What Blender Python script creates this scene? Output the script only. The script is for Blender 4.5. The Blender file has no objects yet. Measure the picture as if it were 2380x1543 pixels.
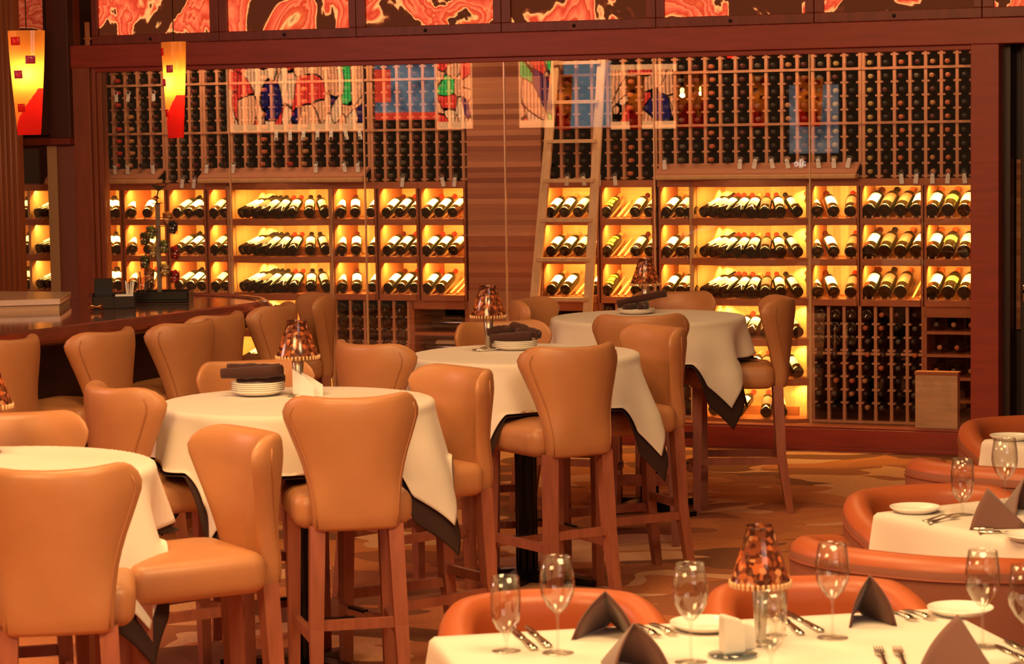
import bpy, math, random
from mathutils import Matrix, Vector
R = random.Random(7)
sc = bpy.context.scene
C = sc.collection
rad = math.radians
# ---------------------------------------------------------------- camera
F, PITCH, ROLL, H = 5700.0, 0.0825, -0.0153, 1.943
cam = bpy.data.objects.new('camera', bpy.data.cameras.new('camera')); C.objects.link(cam)
cam.data.sensor_width = 36.0; cam.data.lens = F / 2380 * 36.0
cam.data.clip_start = 0.1; cam.data.clip_end = 200
cam.data.dof.use_dof = True; cam.data.dof.focus_distance = 11.5; cam.data.dof.aperture_fstop = 9.0
right = Vector((1, 0, 0)); down = Vector((0, -math.sin(PITCH), -math.cos(PITCH))); fwd = Vector((0, math.cos(PITCH), -math.sin(PITCH)))
cx = right * math.cos(ROLL) - down * math.sin(ROLL); cy = -(right * math.sin(ROLL) + down * math.cos(ROLL)); cz = -fwd
cam.matrix_world = Matrix(((cx.x, cy.x, cz.x, 0), (cx.y, cy.y, cz.y, 0), (cx.z, cy.z, cz.z, H), (0, 0, 0, 1)))
sc.camera = cam
sc.view_settings.view_transform = 'Standard'; sc.view_settings.look = 'None'
sc.view_settings.exposure = 0.0; sc.view_settings.gamma = 1.0; sc.view_settings.use_curve_mapping = False
cy_ = sc.cycles
cy_.use_denoising = True; cy_.max_bounces = 7; cy_.diffuse_bounces = 3; cy_.glossy_bounces = 4; cy_.transmission_bounces = 6
cy_.transparent_max_bounces = 24; cy_.caustics_reflective = False; cy_.caustics_refractive = False; cy_.sample_clamp_indirect = 4.0
# ---------------------------------------------------------------- world and lights
w = bpy.data.worlds.new('world'); sc.world = w; w.use_nodes = True
w.node_tree.nodes['Background'].inputs[0].default_value = (1.0, 0.42, 0.17, 1); w.node_tree.nodes['Background'].inputs[1].default_value = 0.11
def area(name, loc, target, sx, sy, energy, color, spread=180):
    l = bpy.data.lights.new(name, 'AREA'); l.shape = 'RECTANGLE'; l.size = sx; l.size_y = sy; l.energy = energy; l.color = color; l.spread = rad(spread)
    o = bpy.data.objects.new(name, l); C.objects.link(o); o.location = loc
    o.rotation_euler = (Vector(target) - Vector(loc)).to_track_quat('-Z', 'Y').to_euler(); return o
def spot(name, loc, target, energy, color, size=60, blend=0.6, r=0.05):
    l = bpy.data.lights.new(name, 'SPOT'); l.energy = energy; l.color = color; l.spot_size = rad(size); l.spot_blend = blend; l.shadow_soft_size = r
    o = bpy.data.objects.new(name, l); C.objects.link(o); o.location = loc
    o.rotation_euler = (Vector(target) - Vector(loc)).to_track_quat('-Z', 'Y').to_euler(); return o
WARM = (1.0, 0.565, 0.225)
area('ceiling_light', (-0.9, 7.0, 4.2), (-0.8, 7.3, 0), 1.5, 1.5, 128, WARM)
area('ceiling_light', (0.6, 11.0, 4.2), (0.4, 11.0, 0), 1.6, 1.6, 36, WARM)
area('ceiling_light', (1.0, 5.0, 3.6), (0.6, 5.6, 0), 1.2, 1.2, 112, (1.0, 0.64, 0.29))
area('ceiling_light', (-2.2, 3.4, 3.8), (-0.9, 7.4, 0.8), 1.8, 1.2, 168, WARM)
area('front_window', (4.9, -3.3, 2.9), (0.4, 6.5, 0.9), 1.7, 2.5, 58, (1.0, 0.80, 0.66))
area('front_window', (2.4, -4.0, 2.9), (0.4, 6.5, 0.9), 1.7, 2.5, 48, (1.0, 0.80, 0.66))
area('side_window', (-6.2, 9.2, 3.5), (-0.2, 9.4, 0.9), 1.6, 1.1, 95, (1.0, 0.52, 0.42))

# ---------------------------------------------------------------- points in the place
CX, CY = 1190.0, 771.5
def ray(x, y):
    dx, dy = x - CX, y - CY
    a = dx * math.cos(ROLL) + dy * math.sin(ROLL); b = -dx * math.sin(ROLL) + dy * math.cos(ROLL)
    return Vector((a, F * math.cos(PITCH) - b * math.sin(PITCH), -F * math.sin(PITCH) - b * math.cos(PITCH)))
def P(x, y, z=0.0):                       # the point of height z seen at that pixel
    d = ray(x, y); t = (z - H) / d.z; return Vector((d.x * t, d.y * t, z))
TH, D0, S0 = 0.3705, 14.276, 8.6          # the wine wall: angle, distance, origin along it
U = Vector((math.cos(TH), -math.sin(TH), 0)); N = Vector((math.sin(TH), math.cos(TH), 0))
WM = Matrix.Translation(-S0 * U + D0 * N) @ Matrix.Rotation(-TH, 4, 'Z')
def WS(x, y, o):                          # pixel -> (along wall, height) on the plane o behind the glass
    d = ray(x, y); t = (D0 + o) / d.dot(N); q = d * t
    return q.dot(U) + S0, q.z + H

# ---------------------------------------------------------------- materials
MT = {}
def nodes(m):
    m.use_nodes = True; return m.node_tree.nodes, m.node_tree.links
def mat(name, col, rough=0.5, metal=0.0, spec=0.5, coat=0.0, var=0.0, vscale=(8, 8, 8), bump=0.0, bscale=200, sheen=0.0):
    if name in MT: return MT[name]
    m = bpy.data.materials.new(name); n, l = nodes(m); b = n['Principled BSDF']
    b.inputs['Base Color'].default_value = (*col, 1); b.inputs['Roughness'].default_value = rough; b.inputs['Metallic'].default_value = metal
    b.inputs['Specular IOR Level'].default_value = spec; b.inputs['Coat Weight'].default_value = coat; b.inputs['Coat Roughness'].default_value = 0.08
    b.inputs['Sheen Weight'].default_value = sheen
    tc = n.new('ShaderNodeTexCoord')
    if var:
        mp = n.new('ShaderNodeMapping'); mp.inputs['Scale'].default_value = vscale; l.new(tc.outputs['Object'], mp.inputs['Vector'])
        no = n.new('ShaderNodeTexNoise'); no.inputs['Scale'].default_value = 1.0; no.inputs['Detail'].default_value = 5; l.new(mp.outputs[0], no.inputs['Vector'])
        r = n.new('ShaderNodeMapRange'); r.inputs['From Min'].default_value = 0.3; r.inputs['From Max'].default_value = 0.7
        r.inputs['To Min'].default_value = 1 - var; r.inputs['To Max'].default_value = 1 + var; l.new(no.outputs[0], r.inputs[0])
        mx = n.new('ShaderNodeMix'); mx.data_type = 'RGBA'; mx.blend_type = 'MULTIPLY'; mx.inputs[0].default_value = 1
        mx.inputs[6].default_value = (*col, 1); l.new(r.outputs[0], mx.inputs[7]); l.new(mx.outputs[2], b.inputs['Base Color'])
    if bump:
        nb = n.new('ShaderNodeTexNoise'); nb.inputs['Scale'].default_value = bscale; nb.inputs['Detail'].default_value = 3; l.new(tc.outputs['Object'], nb.inputs['Vector'])
        bp = n.new('ShaderNodeBump'); bp.inputs['Strength'].default_value = bump; bp.inputs['Distance'].default_value = 0.002; l.new(nb.outputs[0], bp.inputs['Height']); l.new(bp.outputs[0], b.inputs['Normal'])
    MT[name] = m; return m
def clear(name, tint=(1, 1, 1), base=0.05, gain=0.95, power=4.0, rough=0.0):
    m = bpy.data.materials.new(name); n, l = nodes(m); n.remove(n['Principled BSDF']); out = n['Material Output']
    lw = n.new('ShaderNodeLayerWeight'); lw.inputs[0].default_value = 0.5
    pw = n.new('ShaderNodeMath'); pw.operation = 'POWER'; pw.inputs[1].default_value = power; l.new(lw.outputs['Facing'], pw.inputs[0])
    ma = n.new('ShaderNodeMath'); ma.operation = 'MULTIPLY_ADD'; ma.inputs[1].default_value = gain; ma.inputs[2].default_value = base; ma.use_clamp = True; l.new(pw.outputs[0], ma.inputs[0])
    tr = n.new('ShaderNodeBsdfTransparent'); tr.inputs[0].default_value = (*tint, 1)
    gl = n.new('ShaderNodeBsdfGlossy'); gl.inputs['Roughness'].default_value = rough
    mx = n.new('ShaderNodeMixShader'); l.new(ma.outputs[0], mx.inputs[0]); l.new(tr.outputs[0], mx.inputs[1]); l.new(gl.outputs[0], mx.inputs[2]); l.new(mx.outputs[0], out.inputs[0])
    MT[name] = m; return m
def ramp_nodes(n, stops, interp='LINEAR'):
    r = n.new('ShaderNodeValToRGB'); r.color_ramp.interpolation = interp; e = r.color_ramp.elements
    while len(e) > 1: e.remove(e[-1])
    e[0].position = stops[0][0]; e[0].color = (*stops[0][1], 1)
    for p, c in stops[1:]:
        k = e.new(p); k.color = (*c, 1)
    return r
def planks(name, c1, c2, c3, axis='z', width=0.05, rough=0.55):
    """boards side by side, every board with its own tone"""
    m = bpy.data.materials.new(name); n, l = nodes(m); b = n['Principled BSDF']; b.inputs['Roughness'].default_value = rough
    tc = n.new('ShaderNodeTexCoord'); sp = n.new('ShaderNodeSeparateXYZ'); l.new(tc.outputs['Object'], sp.inputs[0])
    dv = n.new('ShaderNodeMath'); dv.operation = 'DIVIDE'; dv.inputs[1].default_value = width; l.new(sp.outputs[{'x': 0, 'y': 1, 'z': 2}[axis]], dv.inputs[0])
    fl = n.new('ShaderNodeMath'); fl.operation = 'FLOOR'; l.new(dv.outputs[0], fl.inputs[0])
    wn = n.new('ShaderNodeTexWhiteNoise'); wn.noise_dimensions = '1D'; l.new(fl.outputs[0], wn.inputs['W'])
    r = ramp_nodes(n, [(0.0, c1), (0.35, c2), (0.65, c3), (1.0, c1)]); l.new(wn.outputs['Value'], r.inputs[0])
    mp = n.new('ShaderNodeMapping'); mp.inputs['Scale'].default_value = (3, 3, 60) if axis != 'x' else (60, 3, 3); l.new(tc.outputs['Object'], mp.inputs[0])
    no = n.new('ShaderNodeTexNoise'); no.inputs['Scale'].default_value = 1; l.new(mp.outputs[0], no.inputs['Vector'])
    rr = n.new('ShaderNodeMapRange'); rr.inputs['To Min'].default_value = 0.8; rr.inputs['To Max'].default_value = 1.2; l.new(no.outputs[0], rr.inputs[0])
    mx = n.new('ShaderNodeMix'); mx.data_type = 'RGBA'; mx.blend_type = 'MULTIPLY'; mx.inputs[0].default_value = 1; l.new(r.outputs[0], mx.inputs[6]); l.new(rr.outputs[0], mx.inputs[7]); l.new(mx.outputs[2], b.inputs['Base Color'])
    MT[name] = m; return m
def emis(name, col, s):
    m = bpy.data.materials.new(name); n, l = nodes(m); b = n['Principled BSDF']
    b.inputs['Base Color'].default_value = (*[c * .5 for c in col], 1); b.inputs['Emission Color'].default_value = (*col, 1); b.inputs['Emission Strength'].default_value = s
    MT[name] = m; return m
LEATHER = mat('tan leather', (0.49, 0.212, 0.088), 0.42, spec=0.55, var=0.06, vscale=(9, 9, 9), bump=0.12, bscale=260)
RUST = mat('rust leather', (0.42, 0.098, 0.030), 0.40, spec=0.5, var=0.07, vscale=(6, 6, 6), bump=0.1, bscale=240)
RUSTD = mat('dark rust leather', (0.24, 0.055, 0.025), 0.5, spec=0.4, var=0.07)
WELT = mat('leather welt', (0.40, 0.16, 0.065), 0.5)
CHERRY = mat('cherry leg wood', (0.36, 0.115, 0.065), 0.42, var=0.16, vscale=(40, 40, 5))
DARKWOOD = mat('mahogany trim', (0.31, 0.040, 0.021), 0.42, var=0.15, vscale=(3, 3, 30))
DARKW2 = mat('dark mahogany post', (0.20, 0.034, 0.018), 0.42, var=0.2, vscale=(20, 20, 3))  # darker wood of the left posts and the panel frames
BARWOOD = mat('polished bar wood', (0.16, 0.028, 0.012), 0.14, coat=0.9, var=0.2, vscale=(20, 4, 4))
BARDARK = mat('bar front wood', (0.035, 0.010, 0.006), 0.4, var=0.2)
RACK = mat('redwood rack', (0.66, 0.31, 0.17), 0.6, var=0.12, vscale=(30, 30, 4))
SHELF = mat('display shelf wood', (0.46, 0.145, 0.055), 0.5, var=0.1, vscale=(3, 30, 30))
SHELFL = mat('niche board', (0.72, 0.42, 0.19), 0.55, var=0.08, vscale=(40, 40, 2))
LADDERW = mat('pale ladder wood', (0.88, 0.56, 0.30), 0.5, var=0.12, vscale=(30, 30, 3))
BACKDARK = mat('dark rack back', (0.05, 0.02, 0.012), 0.8)
PLANKH = planks('cedar boards', (0.70, 0.36, 0.14), (0.42, 0.15, 0.06), (0.62, 0.30, 0.12), 'z', 0.036)
PLANKHL = planks('pale cedar boards', (0.80, 0.48, 0.20), (0.66, 0.34, 0.13), (0.76, 0.44, 0.18), 'z', 0.045)
PLANKV = planks('upright pale boards', (0.82, 0.52, 0.26), (0.60, 0.30, 0.12), (0.78, 0.48, 0.22), 'x', 0.05)
SLAT = planks('cedar slat wall', (0.66, 0.30, 0.15), (0.30, 0.085, 0.042), (0.56, 0.21, 0.10), 'z', 0.034)
WHITE = mat('white tablecloth', (0.76, 0.68, 0.59), 0.85, spec=0.2, bump=0.15, bscale=500, sheen=0.2)
BROWN = mat('dark brown cloth', (0.045, 0.022, 0.018), 0.85, spec=0.2)
NAPKIN = mat('plum brown napkin', (0.17, 0.078, 0.060), 0.9, spec=0.15, bump=0.2, bscale=600, sheen=0.3)
NAPDARK = mat('dark rolled napkin', (0.065, 0.026, 0.023), 0.9, spec=0.15, bump=0.25, bscale=500, sheen=0.2)
BLACK = mat('black iron', (0.006, 0.005, 0.004), 0.3, spec=0.35)
CHINA = mat('white china', (0.85, 0.80, 0.72), 0.12, spec=0.6)
STEEL = mat('polished steel', (0.75, 0.66, 0.56), 0.16, metal=1.0)
BRUSHED = mat('brushed metal stem', (0.50, 0.44, 0.36), 0.32, metal=0.85)
COPPER = mat('copper', (0.75, 0.33, 0.18), 0.2, metal=1.0)
BOTTLE = mat('dark bottle glass', (0.012, 0.012, 0.006), 0.07, spec=0.7)
MARBLE = mat('cream marble', (0.72, 0.50, 0.32), 0.15, var=0.12, vscale=(9, 9, 9))
CREAM = mat('cream painted strip', (0.60, 0.40, 0.24), 0.6)
MAUVE = mat('mauve brown panel', (0.24, 0.085, 0.055), 0.6)
FLUTE = mat('fluted oak', (0.32, 0.105, 0.038), 0.45, var=0.12, vscale=(20, 20, 2))
PAPER = mat('paper tag', (0.88, 0.84, 0.80), 0.7)
GLASS = clear('window glass', base=0.08, gain=0.9, power=5)
WGLASS = clear('thin drinking glass', tint=(0.97, 0.96, 0.94), base=0.07, gain=0.75, power=2.4)
BLUEG = clear('bluish glass base', tint=(0.75, 0.85, 0.9), base=0.1, gain=0.7, power=2)
LAB = {'white': mat('white label', (0.88, 0.84, 0.76), 0.6), 'cream': mat('cream label', (0.82, 0.66, 0.40), 0.6), 'yellow': mat('yellow label', (0.85, 0.48, 0.05), 0.6),
       'grey': mat('lilac grey label', (0.50, 0.38, 0.40), 0.6), 'brown': mat('brown label', (0.12, 0.05, 0.03), 0.6)}
CAP = {'red': mat('red capsule', (0.45, 0.03, 0.02), 0.35), 'black': mat('black capsule', (0.010, 0.006, 0.005), 0.45), 'tan': mat('tan capsule', (0.48, 0.22, 0.09), 0.4),
       'gold': mat('gold capsule', (0.42, 0.30, 0.09), 0.4), 'dark red': mat('dark red capsule', (0.09, 0.014, 0.012), 0.35), 'orange': mat('orange capsule', (0.50, 0.13, 0.05), 0.4),
       'grey': mat('grey capsule', (0.09, 0.075, 0.06), 0.4)}

def carpet():
    m = bpy.data.materials.new('patterned carpet'); n, l = nodes(m); b = n['Principled BSDF']; b.inputs['Roughness'].default_value = 0.95; b.inputs['Specular IOR Level'].default_value = 0.1
    tc = n.new('ShaderNodeTexCoord'); mp = n.new('ShaderNodeMapping'); mp.inputs['Rotation'].default_value = (0, 0, 0.9); mp.inputs['Scale'].default_value = (1.5, 2.3, 1); l.new(tc.outputs['Object'], mp.inputs[0])
    nz = n.new('ShaderNodeTexNoise'); nz.inputs['Scale'].default_value = 1.1; nz.inputs['Detail'].default_value = 1; l.new(mp.outputs[0], nz.inputs['Vector'])
    vm = n.new('ShaderNodeVectorMath'); vm.operation = 'MULTIPLY_ADD'; vm.inputs[1].default_value = (1.5, 1.5, 0); l.new(nz.outputs['Color'], vm.inputs[0]); l.new(mp.outputs[0], vm.inputs[2])
    v = n.new('ShaderNodeTexVoronoi'); v.inputs['Scale'].default_value = 1.5; l.new(vm.outputs[0], v.inputs['Vector'])
    sp = n.new('ShaderNodeSeparateColor'); l.new(v.outputs['Color'], sp.inputs[0])
    r = ramp_nodes(n, [(0, (0.28, 0.115, 0.065)), (0.18, (0.60, 0.22, 0.095)), (0.40, (0.78, 0.39, 0.21)), (0.56, (0.44, 0.165, 0.085)), (0.74, (0.68, 0.255, 0.105)), (0.90, (0.80, 0.45, 0.27))], 'CONSTANT')
    l.new(sp.outputs[0], r.inputs[0])
    no = n.new('ShaderNodeTexNoise'); no.inputs['Scale'].default_value = 60; no.inputs['Detail'].default_value = 4; l.new(tc.outputs['Object'], no.inputs['Vector'])
    rr = n.new('ShaderNodeMapRange'); rr.inputs['To Min'].default_value = 0.75; rr.inputs['To Max'].default_value = 1.25; l.new(no.outputs[0], rr.inputs[0])
    mx = n.new('ShaderNodeMix'); mx.data_type = 'RGBA'; mx.blend_type = 'MULTIPLY'; mx.inputs[0].default_value = 1; l.new(r.outputs[0], mx.inputs[6]); l.new(rr.outputs[0], mx.inputs[7]); l.new(mx.outputs[2], b.inputs['Base Color'])
    return m
CARPET = carpet()
def onyx(name, seed, k=1.0, s=1.5):
    m = bpy.data.materials.new(name); n, l = nodes(m); b = n['Principled BSDF']; b.inputs['Base Color'].default_value = (0.03, 0.01, 0.005, 1); b.inputs['Roughness'].default_value = 0.5; b.inputs['Specular IOR Level'].default_value = 0.15
    tc = n.new('ShaderNodeTexCoord'); mp = n.new('ShaderNodeMapping'); mp.inputs['Location'].default_value = (seed * 3.1, seed * 1.7, 0); l.new(tc.outputs['Object'], mp.inputs[0])
    no = n.new('ShaderNodeTexNoise'); no.inputs['Scale'].default_value = 2.3; no.inputs['Detail'].default_value = 4.5; no.inputs['Roughness'].default_value = 0.5; no.inputs['Distortion'].default_value = 0.45; l.new(mp.outputs[0], no.inputs['Vector'])
    dk = (0.055, 0.010, 0.003); cr = (1.0, 0.36, 0.10); rd = (0.50, 0.030, 0.010); og = (0.62, 0.085, 0.022); pk = (0.72, 0.095, 0.035); sa = (0.80, 0.16, 0.05)
    r = ramp_nodes(n, [(0, rd), (0.30, og), (0.335, cr), (0.345, dk), (0.455, dk), (0.465, (0.14, 0.02, 0.005)), (0.472, cr), (0.482, sa), (0.492, rd), (0.52, pk), (0.535, sa), (0.542, rd), (0.575, pk), (0.59, sa), (0.60, rd), (0.635, og), (0.645, cr), (0.66, dk), (0.70, dk), (0.71, cr), (0.73, rd), (0.78, sa)])
    l.new(no.outputs[0], r.inputs[0]); l.new(r.outputs[0], b.inputs['Emission Color']); b.inputs['Emission Strength'].default_value = s
    return m
def stained(name, seed, s):
    m = bpy.data.materials.new(name); n, l = nodes(m); b = n['Principled BSDF']; b.inputs['Base Color'].default_value = (0.02, 0.02, 0.02, 1)
    tc = n.new('ShaderNodeTexCoord'); mp = n.new('ShaderNodeMapping'); mp.inputs['Location'].default_value = (seed, seed * 2, 0); mp.inputs['Scale'].default_value = (1, 1, 0.55); l.new(tc.outputs['Object'], mp.inputs[0])
    nz = n.new('ShaderNodeTexNoise'); nz.inputs['Scale'].default_value = 1.6; nz.inputs['Detail'].default_value = 0; l.new(mp.outputs[0], nz.inputs['Vector'])
    vm = n.new('ShaderNodeVectorMath'); vm.operation = 'MULTIPLY_ADD'; vm.inputs[1].default_value = (1.6, 1.6, 1.6); l.new(nz.outputs['Color'], vm.inputs[0]); l.new(mp.outputs[0], vm.inputs[2])
    v = n.new('ShaderNodeTexVoronoi'); v.inputs['Scale'].default_value = 4.6; l.new(vm.outputs[0], v.inputs['Vector'])
    v2 = n.new('ShaderNodeTexVoronoi'); v2.feature = 'DISTANCE_TO_EDGE'; v2.inputs['Scale'].default_value = 4.6; l.new(vm.outputs[0], v2.inputs['Vector'])
    sp = n.new('ShaderNodeSeparateColor'); l.new(v.outputs['Color'], sp.inputs[0])
    r = ramp_nodes(n, [(0, (1, 0.30, 0.10)), (0.42, (0.90, 0.04, 0.02)), (0.60, (0.06, 0.42, 0.06)), (0.70, (0.018, 0.01, 0.050)), (0.80, (1, 0.40, 0.15))], 'CONSTANT'); l.new(sp.outputs[0], r.inputs[0])
    st = n.new('ShaderNodeMath'); st.operation = 'GREATER_THAN'; st.inputs[1].default_value = 0.03; l.new(v2.outputs['Distance'], st.inputs[0])
    wv = n.new('ShaderNodeTexWave'); wv.inputs['Scale'].default_value = 9; wv.inputs['Distortion'].default_value = 1.6; wv.inputs['Detail'].default_value = 1; l.new(tc.outputs['Object'], wv.inputs['Vector'])
    wr = n.new('ShaderNodeMapRange'); wr.inputs['From Min'].default_value = 0.05; wr.inputs['From Max'].default_value = 0.35; wr.inputs['To Min'].default_value = 0.15 * s; wr.inputs['To Max'].default_value = s; l.new(wv.outputs['Fac'], wr.inputs[0])
    mu = n.new('ShaderNodeMath'); mu.operation = 'MULTIPLY'; l.new(wr.outputs[0], mu.inputs[1]); l.new(st.outputs[0], mu.inputs[0])
    l.new(r.outputs[0], b.inputs['Emission Color']); l.new(mu.outputs[0], b.inputs['Emission Strength'])
    return m
def mosaic():
    m = bpy.data.materials.new('amber mosaic shade'); n, l = nodes(m); n.remove(n['Principled BSDF']); out = n['Material Output']
    tc = n.new('ShaderNodeTexCoord'); v = n.new('ShaderNodeTexVoronoi'); v.inputs['Scale'].default_value = 85; l.new(tc.outputs['Object'], v.inputs['Vector'])
    sp = n.new('ShaderNodeSeparateColor'); l.new(v.outputs['Color'], sp.inputs[0])
    r = ramp_nodes(n, [(0, (0.07, 0.02, 0.012)), (0.35, (0.20, 0.06, 0.03)), (0.6, (0.42, 0.13, 0.05)), (0.75, (0.12, 0.05, 0.03)), (0.93, (0.50, 0.26, 0.14))], 'CONSTANT'); l.new(sp.outputs[0], r.inputs[0])
    tl = n.new('ShaderNodeBsdfTranslucent'); l.new(r.outputs[0], tl.inputs[0]); df = n.new('ShaderNodeBsdfDiffuse'); l.new(r.outputs[0], df.inputs[0])
    m1 = n.new('ShaderNodeMixShader'); m1.inputs[0].default_value = 0.5; l.new(tl.outputs[0], m1.inputs[1]); l.new(df.outputs[0], m1.inputs[2])
    gl = n.new('ShaderNodeBsdfGlossy'); gl.inputs['Roughness'].default_value = 0.15; m2 = n.new('ShaderNodeMixShader'); m2.inputs[0].default_value = 0.08
    l.new(m1.outputs[0], m2.inputs[1]); l.new(gl.outputs[0], m2.inputs[2]); l.new(m2.outputs[0], out.inputs[0]); return m
MOSAIC = mosaic()
def thin_shade(name, col):
    m = bpy.data.materials.new(name); n, l = nodes(m); n.remove(n['Principled BSDF']); out = n['Material Output']
    tl = n.new('ShaderNodeBsdfTranslucent'); tl.inputs[0].default_value = (*col, 1); df = n.new('ShaderNodeBsdfDiffuse'); df.inputs[0].default_value = (*col, 1)
    m1 = n.new('ShaderNodeMixShader'); m1.inputs[0].default_value = 0.45; l.new(tl.outputs[0], m1.inputs[1]); l.new(df.outputs[0], m1.inputs[2])
    gl = n.new('ShaderNodeBsdfGlossy'); gl.inputs['Roughness'].default_value = 0.05; m2 = n.new('ShaderNodeMixShader'); m2.inputs[0].default_value = 0.05
    l.new(m1.outputs[0], m2.inputs[1]); l.new(gl.outputs[0], m2.inputs[2]); l.new(m2.outputs[0], out.inputs[0]); MT[name] = m; return m
AMBERG = thin_shade('amber art glass', (0.92, 0.36, 0.075)); REDG = thin_shade('red art glass', (0.80, 0.02, 0.02)); PURPG = thin_shade('violet square', (0.45, 0.05, 0.18)); YELG = thin_shade('yellow art glass', (1.0, 0.62, 0.10))

# ---------------------------------------------------------------- mesh helpers
class MB:
    def __init__(s): s.v = []; s.f = []; s.m = []; s.sm = []
    def add(s, vs, fs, mi=0, smooth=False, M=None):
        k = len(s.v); s.v += [tuple(M @ Vector(p)) if M is not None else tuple(p) for p in vs]
        for f in fs: s.f.append([i + k for i in f]); s.m.append(mi); s.sm.append(smooth)
        return s
    def box(s, a, b, mi=0, M=None):
        x0, y0, z0 = a; x1, y1, z1 = b
        return s.add([(x0, y0, z0), (x1, y0, z0), (x1, y1, z0), (x0, y1, z0), (x0, y0, z1), (x1, y0, z1), (x1, y1, z1), (x0, y1, z1)],
                     [(0, 3, 2, 1), (4, 5, 6, 7), (0, 1, 5, 4), (1, 2, 6, 5), (2, 3, 7, 6), (3, 0, 4, 7)], mi, False, M)
    def bar(s, p, q, w1, w2=None, mi=0, d1=None, d2=None, up=(0, 0, 1)):
        """square bar p->q, width w1 at p and w2 at q"""
        p = Vector(p); q = Vector(q); w2 = w1 if w2 is None else w2; d1 = w1 if d1 is None else d1; d2 = (w2 if d1 == w1 else d1) if d2 is None else d2
        t = (q - p).normalized(); r = Vector(up) if abs(t.dot(Vector(up))) < 0.9 else Vector((0, 1, 0))
        x = t.cross(r).normalized(); y = x.cross(t).normalized()
        vs = [c + x * a * ww / 2 + y * b * dd / 2 for c, ww, dd in ((p, w1, d1), (q, w2, d2)) for a, b in ((-1, -1), (1, -1), (1, 1), (-1, 1))]
        return s.add(vs, [(0, 1, 2, 3), (7, 6, 5, 4), (0, 4, 5, 1), (1, 5, 6, 2), (2, 6, 7, 3), (3, 7, 4, 0)], mi)
    def rings(s, rs, mi=0, smooth=True, caps=True, closed=False):
        n = len(rs[0]); vs = [p for r in rs for p in r]; fs = []
        m = len(rs)
        for i in range(m if closed else m - 1):
            j = (i + 1) % m
            for k in range(n):
                k2 = (k + 1) % n; fs.append((i * n + k, i * n + k2, j * n + k2, j * n + k))
        if caps and not closed: fs.append(tuple(range(n))[::-1]); fs.append(tuple((m - 1) * n + k for k in range(n)))
        return s.add(vs, fs, mi, smooth)
    def tube(s, path, r, seg=8, mi=0, closed=False):
        path = [Vector(p) for p in path]; rs = []; n = len(path); ref = None
        for i, p in enumerate(path):
            a = path[(i - 1) % n] if (closed or i > 0) else p; b = path[(i + 1) % n] if (closed or i < n - 1) else p
            t = (b - a).normalized()
            if ref is None: ref = Vector((0, 0, 1)) if abs(t.z) < 0.9 else Vector((1, 0, 0))
            x = (ref - t * ref.dot(t)).normalized(); ref = x; y = t.cross(x)
            rr = r[i] if isinstance(r, (list, tuple)) else r
            rs.append([p + x * rr * math.cos(2 * math.pi * k / seg) + y * rr * math.sin(2 * math.pi * k / seg) for k in range(seg)])
        return s.rings(rs, mi, True, True, closed)
    def lathe(s, prof, seg=24, mi=0, M=None, a0=0, a1=2 * math.pi, smooth=True):
        full = abs(a1 - a0 - 2 * math.pi) < 1e-6; cols = seg if full else seg + 1; vs = []; fs = []
        for (r, z) in prof:
            for k in range(cols):
                a = a0 + (a1 - a0) * k / seg; vs.append((r * math.cos(a), r * math.sin(a), z))
        for i in range(len(prof) - 1):
            for k in range(seg):
                k2 = (k + 1) % cols if full else k + 1
                fs.append((i * cols + k, i * cols + k2, (i + 1) * cols + k2, (i + 1) * cols + k))
        return s.add(vs, fs, mi, smooth, M)
    def prism(s, poly, z0, z1, mi=0):
        n = len(poly); vs = [(x, y, z0) for x, y in poly] + [(x, y, z1) for x, y in poly]
        fs = [tuple(range(n))[::-1], tuple(range(n, 2 * n))] + [(i, (i + 1) % n, (i + 1) % n + n, i + n) for i in range(n)]
        return s.add(vs, fs, mi)
    def grid(s, fn, nu, nv, mi=0, smooth=True):
        vs = [fn(i / nu, j / nv) for j in range(nv + 1) for i in range(nu + 1)]
        fs = [(j * (nu + 1) + i, j * (nu + 1) + i + 1, (j + 1) * (nu + 1) + i + 1, (j + 1) * (nu + 1) + i) for j in range(nv) for i in range(nu)]
        return s.add(vs, fs, mi, smooth)
    def mesh(s, name, mats):
        me = bpy.data.meshes.new(name); me.from_pydata(s.v, [], s.f)
        for m in (mats if isinstance(mats, (list, tuple)) else [mats]): me.materials.append(m)
        me.polygons.foreach_set('material_index', s.m); me.polygons.foreach_set('use_smooth', s.sm); me.update(); return me
    def build(s, name, mats, parent=None, M=None, solid=0, sub=0, bev=0):
        o = bpy.data.objects.new(name, s.mesh(name, mats)); C.objects.link(o)
        if parent is not None: o.parent = parent
        if M is not None: o.matrix_world = M
        if bev: b = o.modifiers.new('b', 'BEVEL'); b.width = bev; b.segments = 2; b.limit_method = 'ANGLE'
        if solid: m = o.modifiers.new('s', 'SOLIDIFY'); m.thickness = solid; m.offset = 0
        if sub: m = o.modifiers.new('u', 'SUBSURF'); m.levels = sub; m.render_levels = sub
        return o
def tag(o, label, cat, group=None, kind=None):
    o['label'] = label; o['category'] = cat
    if group: o['group'] = group
    if kind: o['kind'] = kind
    return o
def thing(name, label, cat, M=None, group=None, loc=None, rz=0.0):
    o = bpy.data.objects.new(name, None); C.objects.link(o); o.empty_display_size = 0.05
    if M is not None: o.matrix_world = M
    if loc is not None: o.matrix_world = Matrix.Translation(Vector(loc)) @ Matrix.Rotation(rz, 4, 'Z')
    return tag(o, label, cat, group)
def struct(name, mb, m, M=None, **k):
    o = mb.build(name, m, None, M, **k); o['kind'] = 'structure'; return o
KIDS = {}
def family(o): return [c for c in bpy.data.objects if c.parent == o]
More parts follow.
